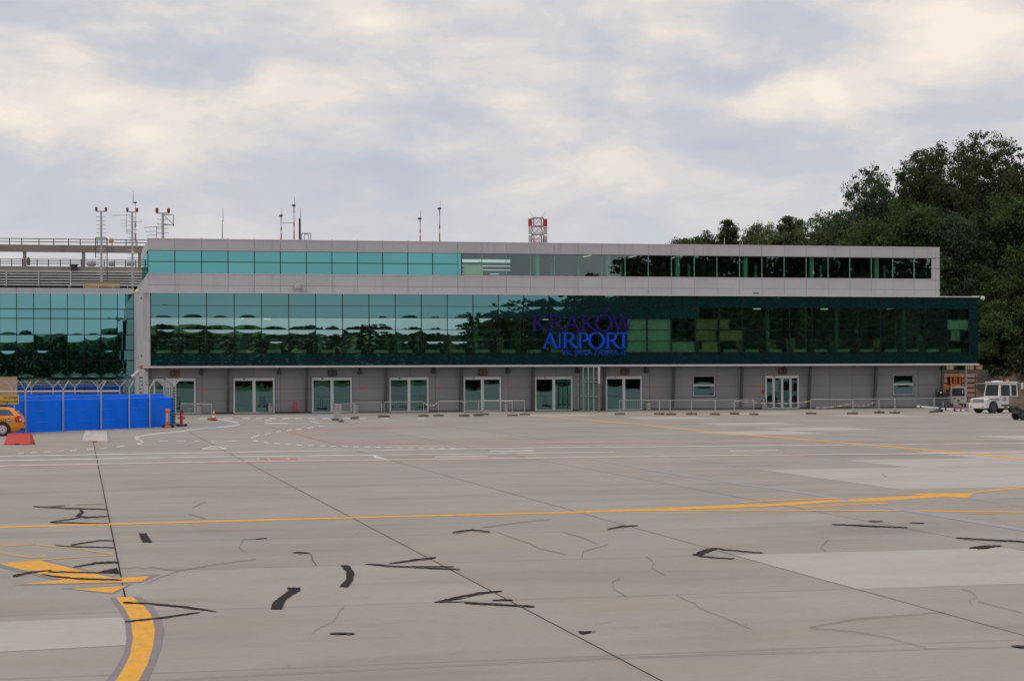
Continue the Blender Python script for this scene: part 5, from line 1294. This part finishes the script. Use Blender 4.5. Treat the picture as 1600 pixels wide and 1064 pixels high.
MB().box(1.701, 1.72, -.50, .50, .70, 1.02).build('grille', M_darkmetal, tr)
for k in range(5): MB().box(1.722, 1.73, -.5, .5, .73+k*.06, .75+k*.06).build('grille_bar', M_trim, tr)
for s in (-1, 1):
    MB().lathe([(.10, 0), (.09, .02)], (0, 0, 0), axis='y', n=12)
    MB().tube((1.70, s*.62, .86), (1.75, s*.62, .86), .10, .09, 12).build('headlamp', M_trim, tr)
    MB().box(1.861, 1.87, s*.55-.12, s*.55+.12, .44, .52).build('indicator', M_lens, tr)
cab = loft_box(-1.60, .40, -.74, .74, 1.15, 2.18, .06, .18, .07); bevelled(cab, 'cab', M_vehwhite, tr, .04)
def cabside(x0, x1, z0, z1, nm):
    for s in (-1, 1):
        f = lambda z: s*(.74-.07*(z-1.15)/1.03+.008)
        mb = MB(); mb.quad((x0, f(z0), z0), (x1, f(z0), z0), (x1-.03, f(z1), z1), (x0, f(z1), z1)); mb.build(nm, M_cabglass, tr)
cabside(-.72, .18, 1.24, 2.02, 'side_window'); cabside(-1.42, -.88, 1.24, 2.02, 'rear_side_window')
fx = lambda z: .40-.18*(z-1.15)/1.03+.008
MB().quad((fx(1.24), -.62, 1.24), (fx(1.24), .62, 1.24), (fx(2.04), .57, 2.04), (fx(2.04), -.57, 2.04)).build('windscreen', M_cabglass, tr)
bevelled(loft_box(-1.62, .34, -.70, .70, 2.181, 2.24, .02, .02, .02), 'roof', M_vehwhite, tr, .02)
MB().lathe([(.42, 2.241), (.36, 2.30), (.1, 2.33)], (-.2, 0, 0), n=16).build('roof_hatch', M_trim, tr)
MB().lathe([(.09, 2.241), (.10, 2.26), (.09, 2.38), (.05, 2.41)], (-.95, .3, 0), n=12).build('beacon', M_org, tr)
MB().box(-.35, -.05, .781, .86, .42, .47).build('step', M_dark, tr); MB().box(-.62, .22, .779, .784, .50, .62).build('step_recess', M_dark, tr)
for x in (1.0, -1.1):
    for s in (-1, 1): wheel(tr, x, s*.64, .42, .26, s, M_darkmetal, 5)
me = text_mesh('112', .27, M_darkmetal, bold=.012)
put('number', me, tr, (.12, .786, .93), (math.pi/2, 0, math.pi))
for k, (x0, x1, z, h_, mt) in enumerate(((.42, .90, .955, .04, M_blue3), (.40, .86, .90, .03, M_blue3), (1.0, 1.40, 1.0, .05, M_red), (.92, 1.25, .965, .03, M_blue3), (-.28, .06, .84, .045, M_blue3), (-1.6, -.95, .80, .05, M_blue3))):
    MB().box(x0, x1, .7805, .785+k*.0005, z, z+h_).build('livery_stripe', mt, tr)
for k in range(5): MB().path([(.45+k*.09, .787, 1.0), (.50+k*.09, .787, 1.075), (.53+k*.09, .787, 1.005)], .012, 4).build('livery_letter', M_blue3 if k % 2 else M_red, tr)

# dirty metal baggage cart at the right edge
gq = G(1597, 656.6); kq = depth(1597, 656.6)/FPX
ct = thing('baggage_cart', 'dirty brown metal baggage cart cut off by the right edge', 'cart', (gq.x, gq.y, 0), -YAW+R_(6))
prof = [(-.36, .92), (-.33, 1.46), (3.1, 1.46), (3.1, .62), (-.02, .62)]
mb = MB(); mb.prism(prof, -.1, 1.3); bevelled(mb, 'body', M_cart, ct, .02)
MB().box(-.34, 3.1, -.115, -.101, 1.36, 1.45).build('top_rail', M_cart, ct); MB().box(.9, .97, -.115, -.101, .65, 1.35).box(2.0, 2.07, -.115, -.101, .65, 1.35).build('rib', M_cart, ct)
MB().box(-.2, 3.05, 0, 1.2, .40, .615).build('chassis', M_darkmetal, ct)
mb = MB().tube((-.25, .6, .75), (.02, .6, .30), .05, None, 6); mb.build('drawbar', M_darkmetal, ct)
for x in (.08, 2.6):
    for y, s in ((-.02, -1), (1.2, 1)): wheel(ct, x, y, .28, .16, s, M_darkmetal, 0)
# beige cab facing the camera, orange loader and a dark trailer beside it
zb_ = 158.0
def gat(px, zc): v_ = V(px, 600, zc); return Vector((v_.x, v_.y, 0))
bc = thing('beige_cab_truck', 'small beige utility vehicle facing the camera behind the barriers', 'vehicle', gat(1497.5, zb_), -YAW-R_(8))
bevelled(loft_box(-.66, .66, 0, 2.4, .32, .86), 'body', M_beige, bc, .04); bevelled(loft_box(-.66, .66, .05, 1.3, .861, 1.72, .03, .03, .03), 'cab', M_beige, bc, .04)
MB().quad((-.53, .04, .93), (.53, .04, .93), (.50, .065, 1.60), (-.50, .065, 1.60)).build('windscreen', M_cabglass, bc)
MB().quad((-.665, .2, .95), (-.665, 1.15, .95), (-.645, 1.12, 1.58), (-.645, .22, 1.58)).build('side_window', M_cabglass, bc)
MB().box(-.48, -.2, -.02, -.001, .70, .78).box(.2, .48, -.02, -.001, .70, .78).build('headlamps', M_darkmetal, bc); MB().box(-.1, .1, -.02, -.001, .46, .64).build('number_plate', M_block, bc); MB().box(.30, .38, .02, .045, 1.15, 1.42).build('sticker', M_white, bc)
MB().lathe([(.3, 1.721), (.28, 1.76), (.1, 1.78)], (0, .6, 0), n=14).build('roof_cap', M_trim, bc)
for x in (-.52, .52):
    for y in (.35, 1.9): 
        w2 = MB().tube((x-.12, y, .28), (x+.12, y, .28), .28, None, 16).build('wheel', M_dark, bc)
dt = thing('dark_trailer', 'dark open trailer frame beside the beige vehicle', 'trailer', gat(1477.5, 156), -YAW)
MB().box(-.42, .36, 0, 1.8, .42, .55).build('deck', M_darkmetal, dt)
for x in (-.40, .32): MB().tube((x, .02, .5), (x, .02, 1.5), .03, None, 6).tube((x, 1.7, .5), (x, 1.7, 1.5), .03, None, 6).tube((x, .02, 1.5), (x, 1.7, 1.5), .03, None, 6).build('side_frame', M_darkmetal, dt)
MB().box(-.3, .3, .2, 1.6, .56, 1.25).build('load', M_dark, dt)
for x in (-.3, .25): 
    for y in (.3, 1.4): MB().tube((x-.06, y, .2), (x+.06, y, .2), .2, None, 14).build('wheel', M_dark, dt)
MB().lathe([(.06, 1.2), (.06, 1.32)], (-.4, -.05, 0), n=8).build('reflector', M_white, dt)
ol = thing('orange_loader', 'orange loader with an open cab frame behind the beige vehicle', 'loader', gat(1494, 168), -YAW)
k2 = 168/FPX
zb1 = V(1494, 600, 168).z; zt1 = V(1494, 588.5, 168).z
for x0 in (-8.5, -3.6, -.2, 5.2, 13.2): MB().box(x0*k2, (x0+1.7)*k2, 0, .1, zb1-.2, zt1).build('cab_pillar', M_org, ol)
MB().box(-8.5*k2, 14.9*k2, -.02, 1.4, zt1+.002, zt1+.14).build('cab_roof', M_org, ol); MB().box(-8.5*k2, 6.9*k2, -.02, .1, zb1-.45, zb1-.01).build('cab_sill', M_org, ol)
MB().box(-8.4*k2, 14.7*k2, 1.3, 1.38, zb1-.2, zt1).build('cab_back', M_intdark, ol)
MB().box(-24*k2, -16*k2, -.1, .8, zb1-.75, zb1-.1).build('arm_head', M_org, ol); MB().box(-17*k2, -8.3*k2, .1, .5, zb1-.35, zb1-.1).build('arm', M_org, ol)
MB().box(-14*k2, 14*k2, .0, 2.2, .5, zb1-.46).build('engine_body', M_darkmetal, ol)
for x in (-10*k2, 9*k2): MB().lathe([(.5, -.1), (.55, .05), (.55, .3), (.5, .4)], (x, -.1, .55), axis='y', n=18).build('wheel', M_dark, ol)
# white tow bar lying before the barriers
pa, pb = G(1434, 642.5), G(1515, 645.5)
tbr = thing('tow_bar', 'long white aircraft tow bar with small black wheels lying on the apron', 'tow bar', (pa+pb)/2)
def lp(v_): return v_-wloc(tbr)
A_ = Vector((pa.x, pa.y, .36)); B_ = Vector((pb.x, pb.y, .14))
for k, (t0, t1, r_, mt) in enumerate(((0, .07, .10, M_white), (.07, .085, .11, M_dark), (.085, .44, .085, M_white), (.44, .475, .13, M_dark), (.475, .555, .06, M_white), (.555, .575, .10, M_dark), (.575, .72, .07, M_white), (.72, .75, .11, M_dark), (.75, .84, .065, M_white), (.84, .86, .09, M_dark), (.86, .92, .065, M_white), (.92, 1.0, .03, M_alu))):
    MB().tube(lp(A_.lerp(B_, t0)), lp(A_.lerp(B_, t1)), r_, None, 8).build('tube_section', mt, tbr)
c = lp(A_.lerp(B_, .40)); dirv = (B_-A_).normalized()
for s in (-1, 1):
    q = c+dirv*(.30*s)*.8; MB().lathe([(.13, -.34), (.15, -.3), (.15, -.22), (.13, -.18)], (q.x, q.y, .15), axis='y', n=14).build('wheel', M_dark, tbr)
MB().box(c.x-.26, c.x+.30, c.y-.2, c.y-.1, .14, .20).build('axle', M_dark, tbr)
q = lp(A_.lerp(B_, .78)); MB().tube(q+Vector((-.12, 0, .08)), q+Vector((.3, 0, .10)), .04, None, 6).build('red_pin', M_red, tbr)

# ---------------------------------------------------------------- right background: timber wall, fence, earth bank
zc_ = 182.0
xw0, xw1 = gat(1440, zc_), gat(1527, zc_)
dvec = RGT0
tw_ = thing('timber_wall', 'stacked brown timber boards behind the orange loader', 'wall', gat(1498, zc_), -YAW)
k3 = zc_/FPX
zt3 = V(1498, 583, zc_).z
for r in range(6):
    z0 = .05+r*zt3/6
    for q in range(3):
        x0 = (-58+q*29)*k3; MB().box(x0+.02, x0+29*k3-.02, -.05-.03*((r+q) % 2), .1, z0, z0+zt3/6-.11).build('plank', M_plank, tw_)
MB().box(-58*k3, 29*k3, .26, .3, 0, zt3-.1).build('backing', M_intdark, tw_)
for x in (-30, -1, 28): MB().box(x*k3-.08, x*k3+.08, .11, .25, 0, zt3).build('post', M_darkmetal, tw_)
for px, w_, lb in ((1486, 9, 'pale wooden crate seen under the left of the glass overhang'), (1518, 8, 'pale wooden crate right of the thin pole under the overhang'), (1531, 8, 'rightmost pale wooden crate beside the dark trees')):
    zc2 = 188; a = V(px, 577.5, zc2); o = thing('wooden_crate', lb, 'crate', (a.x, a.y, a.z), -YAW, 'crates on the timber stack')
    kk = zc2/FPX; MB().box(-w_/2*kk, w_/2*kk, 0, .6, 0, 6.5*kk).build('box', M_woodpale, o); MB().box(-w_/2*kk-.03, w_/2*kk+.03, -.03, .63, 6.5*kk, 6.5*kk+.06).build('lid', M_wood, o)
    for s in (-1, 1): MB().box(s*w_*.36*kk-.05, s*w_*.36*kk+.05, -.025, -.002, .02, 6.3*kk).build('batten', M_wood, o)
ped = thing('timber_stack', 'dark timber stack carrying the pale crates', 'timber stack', gat(1508, 188), -YAW)
ztp = V(1508, 577.6, 188).z
for k in range(10): MB().box(-50*188/FPX, 36*188/FPX, -.05+.02*(k % 2), 1.2, k*ztp/10+.01, (k+1)*ztp/10-.03).build('beam', M_col, ped)
# thin pole holding the right end of the box
pp = P(1509, 600, YW+1.0); tb(MB().tube((pp.x, YW+1.0, 0), (pp.x, YW+1.0, 3.5), .1, None, 8), 'steel_pole', M_alu)
# perimeter fence on the right
pf = thing('perimeter_fence', 'dark mesh perimeter fence with slanted post tops below the trees', 'fence', gat(1570, 176), -YAW)
kf = 176/FPX; hf = V(1570, 586, 176).z
for k in range(9):
    x = (-46+k*22)*kf; po = MB().box(x-.05, x+.05, -.05, .05, 0, hf).build('post', M_darkmetal, pf)
    MB().tube((x, 0, hf), (x+.35, -.1, hf+.4), .035, None, 5).build('arm', M_darkmetal, po)
mesh_ = MB()
for k in range(110): 
    x = -46*kf+k*.095*1.15; mesh_.tube((x, 0, .05), (x, 0, hf), .010, None, 3, caps=False)
for k in range(18): mesh_.tube((-46*kf, 0, .1+k*hf/18), (130*kf, 0, .1+k*hf/18), .010, None, 3, caps=False)
mesh_.build('wire_mesh', M_darkmetal, pf)
MB().tube((-46*kf, -.06, 1.85), (130*kf, -.06, 1.85), .035, None, 6).build('top_rail', M_alu, pf)
for x, w_, z in ((-29, 7, .5), (25, 6, .5)): 
    s = MB().box(x*kf, (x+w_*.5)*kf, -.09, -.07, hf-1.3, hf-.75).build('notice', M_white, pf); MB().box((x+w_*.55)*kf, (x+w_)*kf, -.09, -.07, hf-1.35, hf-.8).build('red_notice', M_redp, pf)
bank = MB()
for k in range(24):
    a = gat(1430+k*14, 186); b = gat(1430+(k+1)*14, 186); t0 = gat(1430+k*14, 191); t1 = gat(1430+(k+1)*14, 191)
    h0 = 2.6+.35*math.sin(k*1.3)+.2*math.sin(k*2.9); h1 = 2.6+.35*math.sin((k+1)*1.3)+.2*math.sin((k+1)*2.9)
    a.z = b.z = -.05; t0.z, t1.z = h0, h1; e0 = gat(1430+k*14, 230); e1 = gat(1430+(k+1)*14, 230); e0.z, e1.z = h0+.6, h1+.6
    bank.quad(a, b, t1, t0).quad(t0, t1, e1, e0)
struct(bank.build('earth_bank', M_soil))

# ---------------------------------------------------------------- trees
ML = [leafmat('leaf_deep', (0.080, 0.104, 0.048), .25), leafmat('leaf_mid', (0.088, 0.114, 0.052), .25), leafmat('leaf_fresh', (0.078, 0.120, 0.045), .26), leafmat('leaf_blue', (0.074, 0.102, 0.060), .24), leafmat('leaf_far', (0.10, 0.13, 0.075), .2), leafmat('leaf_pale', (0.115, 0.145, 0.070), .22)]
def leaf_mesh(name, cen, rad, per, size, mt, rng, up=.55):
    n = len(cen)*per
    c = np.repeat(np.array(cen), per, 0); r = np.repeat(np.array(rad), per)
    d = rng.normal(size=(n, 3)); d /= np.linalg.norm(d, axis=1)[:, None]
    q = c + d*(r*np.power(rng.random(n), .45))[:, None]*np.array([1, 1, .8])
    a = rng.normal(size=(n, 3)); a /= np.linalg.norm(a, axis=1)[:, None]
    nn = d*.5+a*.8+np.array([0, 0, up]); nn /= np.linalg.norm(nn, axis=1)[:, None]
    t = np.cross(nn, rng.normal(size=(n, 3))); t /= np.linalg.norm(t, axis=1)[:, None]; b = np.cross(nn, t)
    s = size*rng.uniform(.6, 1.35, n)
    v = np.empty((n, 4, 3)); sa = s[:, None]*t; sb = (s*.55)[:, None]*b
    v[:, 0] = q-sa; v[:, 1] = q+sb; v[:, 2] = q+sa; v[:, 3] = q-sb
    me = bpy.data.meshes.new(name); me.vertices.add(n*4); me.vertices.foreach_set('co', v.reshape(-1))
    me.loops.add(n*4); me.loops.foreach_set('vertex_index', np.arange(n*4, dtype=np.int32))
    me.polygons.add(n); me.polygons.foreach_set('loop_start', np.arange(0, n*4, 4, dtype=np.int32)); me.polygons.foreach_set('loop_total', np.full(n, 4, dtype=np.int32))
    me.materials.append(mt); me.update(calc_edges=True); return me
def make_tree(seed, H, rx, low, kind, mt, ncl=420, per=30, size=.34):
    """returns (trunk mesh, crown mesh): trunk with limbs, crown of leaf clumps gathered round sub-crowns"""
    rng = np.random.default_rng(seed); tk = MB()
    h0 = H*low; cen = []; rad = []
    subs = []
    if kind == 'spire':
        for k in range(22):
            t = (k+.5)/22; z = h0+(H-h0)*t; R = rx*(1-t)**.8+.2
            for j in range(3): a = rng.random()*6.28; subs.append((math.cos(a)*R*.45, math.sin(a)*R*.45, z, R*.5+.25, .8))
        subs.append((0, 0, H-.5, .3, 1.6))
    elif kind == 'upright':
        for k in range(18):
            a = rng.random()*6.28; q = rng.random()**.5*rx*.74; zt_ = H*(1-.36*(q/rx)**1.6)*rng.uniform(.88, 1.0)
            zl_ = h0+(zt_-h0)*rng.uniform(.0, .35); m_ = 9
            for j in range(m_):
                t = j/(m_-1); subs.append((math.cos(a)*q*(.6+.4*t)+rng.normal()*.3, math.sin(a)*q*(.6+.4*t)+rng.normal()*.3, zl_+(zt_-zl_)*t-.5, (1-t**2.2*.55)*rx*.30+.25, 1.1))
        for k in range(8): subs.append((rng.normal()*rx*.25, rng.normal()*rx*.25, h0+(H*.8-h0)*k/7, rx*.42, 1.0))
    else:
        for k in range(34):
            a = rng.random()*6.28; t = rng.random(); z = h0+(H-h0)*(.06+.9*t); R = rx*math.sin(math.pi*(.18+.76*min(t, .98)))**.6
            q = R*rng.uniform(.3, .8); subs.append((math.cos(a)*q, math.sin(a)*q, z-.4, rx*rng.uniform(.18, .36), .85))
        for k in range(5): subs.append((rng.normal()*rx*.12, rng.normal()*rx*.12, h0+(H*.9-h0)*k/4, rx*.42, .9))
    wts = np.array([s[3]**1.7 for s in subs]); wts /= wts.sum()
    for i in rng.choice(len(subs), ncl, p=wts):
        x, y, z, R, vz = subs[i]; d = rng.normal(size=3); d /= np.linalg.norm(d); f = R*rng.random()**.35
        zz_ = z+d[2]*f*vz
        if zz_ < .4: zz_ = .4+rng.random()
        cen.append((x+d[0]*f, y+d[1]*f, zz_)); rad.append(rng.uniform(.35, .95)*min(1.0, .45+R*.4))
    r0 = .016*H
    tk.tube((0, 0, -.1), (0, 0, H*.4), r0, r0*.65, 9).tube((0, 0, H*.4), (.2, .1, H*.72), r0*.65, r0*.12, 7)
    for i in rng.choice(len(subs), min(len(subs), 14), replace=False):
        x, y, z, R, vz = subs[i]; zb = max(H*.10, z-math.hypot(x, y)*1.3-1); zb = min(zb, H*.66)
        z = max(z-R*.5, zb+.3); mid = (x*.5, y*.5, zb+(z-zb)*.45); tk.tube((0, 0, zb), mid, r0*.35, r0*.22, 6).tube(mid, (x*.9, y*.9, z), r0*.22, r0*.06, 6)
    return tk.mesh('trunk', M_bark), leaf_mesh('crown', cen, rad, per, size, mt, rng)
TV = [make_tree(1, 28, 7.5, .12, 'upright', ML[0], 3300, 38, .14), make_tree(2, 26, 6.5, .12, 'upright', ML[1], 2800, 38, .14), make_tree(3, 16, 6.0, .05, 'round', ML[2], 2000, 38, .13),
      make_tree(4, 20, 7.0, .04, 'round', ML[0], 2500, 38, .14), make_tree(5, 22, 3.6, .08, 'spire', ML[1], 1700, 34, .14), make_tree(6, 18, 6.5, .04, 'round', ML[3], 2200, 38, .14),
      make_tree(7, 24, 6.0, .12, 'upright', ML[3], 2600, 38, .14), make_tree(8, 7, 4.0, .02, 'round', ML[0], 700, 34, .13)]
def top_of(me):
    a = np.empty(len(me.vertices)*3); me.vertices.foreach_get('co', a); return float(np.percentile(a[2::3], 99.97))
TH = [top_of(c_) for t_, c_ in TV]
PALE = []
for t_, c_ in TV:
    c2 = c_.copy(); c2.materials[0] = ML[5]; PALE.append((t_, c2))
rt = random.Random(77)
def tree(px, ytop, zc, var, label, group, wf=1.0, nm='tree', pale=False):
    t = V(px, ytop, zc); s = t.z/TH[var]
    o = thing(nm, label, 'tree', (t.x, t.y, 0), rt.uniform(0, 6.28), group)
    tk, cr_ = (PALE if pale else TV)[var]; a = put('trunk', tk, o); b = put('crown', cr_, o); a.scale = b.scale = (s*wf, s*wf, s)
    return o
GB, GM, GF = 'tall trees right of the terminal', 'trees rising behind the terminal roof', 'lower trees beside the fence'
big = [(1352, 262, 208, 6, 'feathery leaning tree at the left end of the tall tree group', .8), (1392, 272, 214, 1, 'tall tree second from the left in the tall group', .9), (1440, 236, 212, 0, 'broad tall tree with several upright tops, third in the tall group', .9),
       (1488, 226, 216, 1, 'tall tree just left of the highest tree', .9), (1536, 207, 210, 0, 'highest tree, its dense dark top above all others', .85), (1583, 226, 214, 6, 'tall tree right of the highest tree', .9), (1640, 250, 212, 1, 'tall tree cut off by the right edge of the picture', 1.0)]
for px, y, zc, v_, lb, wf in big: tree(px, y, zc, v_, lb, GB, wf)
mid = [(1083, 373, 285, 3, 'low rounded treetop at the far left of the trees above the roof', 0.94), (1101, 369, 282, 5, 'rounded treetop second from the left above the roof', 1.00), (1115, 362, 283, 1, 'bushy treetop left of the first pointed top', 0.88), (1137, 344, 280, 4, 'first pointed treetop above the roof, beside a thin aerial', 1.38),
       (1160, 352, 286, 1, 'treetop between the pointed top and the pale bushy one', 0.88), (1184, 350, 284, 6, 'pale bushy treetop above the middle of the clear glazing', 0.94), (1206, 351, 282, 1, 'bushy treetop left of the second pointed top', 0.88), (1230, 339, 280, 4, 'second pointed treetop, taller and narrow', 1.50), (1250, 344, 283, 4, 'narrow treetop right of the second pointed top', 1.25),
       (1284, 336, 270, 6, 'broad treetop before the tall group begins', 1.12), (1312, 345, 268, 3, 'rounded treetop just left of the feathery tree', 1.12)]
for px, y, zc, v_, lb, wf in mid: tree(px, y, zc, v_, lb, GM, wf, pale=True)
low = [(1345, 338, 205, 5, 'dark rounded tree under the feathery tree', .9), (1385, 345, 200, 2, 'fresh green tree behind the roof, left of two', 1.05), (1438, 312, 200, 2, 'bright fresh green tree with spreading crown above the roof corner', .95), (1478, 335, 198, 5, 'blue-green rounded tree behind the roof corner', .85), (1500, 350, 203, 3, 'dark tree right of the roof corner', .8),
       (1524, 395, 199, 3, 'dark tree above the end of the glass box', .85), (1560, 330, 201, 5, 'dark blue-green tree in the middle of the right wood', .8), (1597, 300, 198, 2, 'olive green tree at the right edge, below the tallest tops', 1.0), (1570, 420, 194, 2, 'lower olive green tree in front at the right edge', 1.0), (1610, 415, 193, 3, 'dark lower tree cut by the right edge', 1.0), (1420, 380, 206, 3, 'dark rounded tree just above the roof edge', 1.0), (1545, 470, 196, 3, 'small dark tree beside the dome camera', 1.1), (1480, 470, 204, 5, 'low dark tree seen past the roof end', 1.1)]
for px, y, zc, v_, lb, wf in low: tree(px, y, zc, v_, lb, GF, wf)
for k, (px, y, zc) in enumerate(((1488, 545, 197), (1512, 540, 198), (1540, 535, 194), (1562, 548, 193), (1588, 538, 194), (1612, 545, 193))):
    tree(px, y, zc, 7, ['dark shrub above the crates, leftmost', 'dark shrub above the crates, second', 'dark shrub right of the crates', 'dark shrub behind the left fence notice', 'dark shrub above the white tractor cab', 'dark shrub at the far right edge'][k], 'shrubs above the fence', 1.3, 'shrub')
# wood behind the tall trees (reads as one mass) and the woods behind the camera that the glass reflects
def wood(name, pts, label, seed, size=.9, mt=None, per=22, dens=2.4):
    rng = np.random.default_rng(seed); cen = []; rad = []
    for (x, y, h, r) in pts:
        for k in range(int(16+h*dens)):
            a = rng.random()*6.28; t = rng.random()**.85; q = r*(math.sin(math.pi*(.30+.64*t))**.6)*rng.random()**.4
            cen.append((x+math.cos(a)*q, y+math.sin(a)*q, .3+t*(h-.8))); rad.append(rng.uniform(.7, 1.5)*(.5+h/45))
    o = put(name, leaf_mesh(name, cen, rad, per, size, mt or ML[0], rng)); tag(o, label, 'wood', None, 'stuff'); return o
def ridge(name, x0, x1, y, d, hf, n=60):
    mb = MB()
    for k in range(n):
        xa, xb = x0+(x1-x0)*k/n, x0+(x1-x0)*(k+1)/n
        mb.quad((xa, y, -.1), (xb, y, -.1), (xb, y-d*.3, hf(xb)), (xa, y-d*.3, hf(xa))).quad((xa, y-d*.3, hf(xa)), (xb, y-d*.3, hf(xb)), (xb, y-d, -.1), (xa, y-d, -.1))
    return struct(mb.build(name, M_hill))
rw = random.Random(8)
pts = [(gat(1300+k*12+rw.uniform(-4, 4), 0).x*0+V(1340+k*11, 500, 232+rw.uniform(-6, 14)).x, V(1340+k*11, 500, 232+rw.uniform(-6, 14)).y, 15+rw.uniform(-2, 4)+min(6, k*.4), 4.5) for k in range(34)]
wood('dense_wood', pts, 'dense dark wood filling the space behind the tall trees', 21, .6)
ridge('backing_hills', -420, 900, -372, 160, lambda x: 18+1.5*math.sin(x*.019+1)+1.0*math.sin(x*.05))  # unseen ridge added to block sky gaps in the mirrored far wood
ridge('wood_gap_filler', 95, 420, -172, 90, lambda x: min(23, max(0.5, (x-95)*.5))+1.2*math.sin(x*.12))  # added out of view so no sky glints through the mirrored near wood
pts = []
for k in range(230):      # far wood across the field
    x = -260+k*3.2; pts.append((x, -330+rw.uniform(-30, 12)-abs(x)*.03, (16+1.5*math.sin(x*.021)+1*math.sin(x*.083)+rw.uniform(-1.5, 1.5)), 4.5))
wood('far_wood', pts, 'distant low wood across the airfield behind the viewer, seen mirrored in the glass', 31, .8, ML[4], per=14)
pts = []
for k in range(190):
    x = 88+k*1.25; h = min(36, 13+max(0, x-88)*.40)*(1 if k % 2 else .8)+rw.uniform(-4, 3); pts.append((x, -150+rw.uniform(-9, 9)-.05*x, h, 5.5))
wood('near_wood', pts, 'tall wood behind the viewer to the right, mirrored in the dark half of the glass', 41, .7, ML[3], per=16)
print('slabs', nslab, 'objects', len(bpy.data.objects))
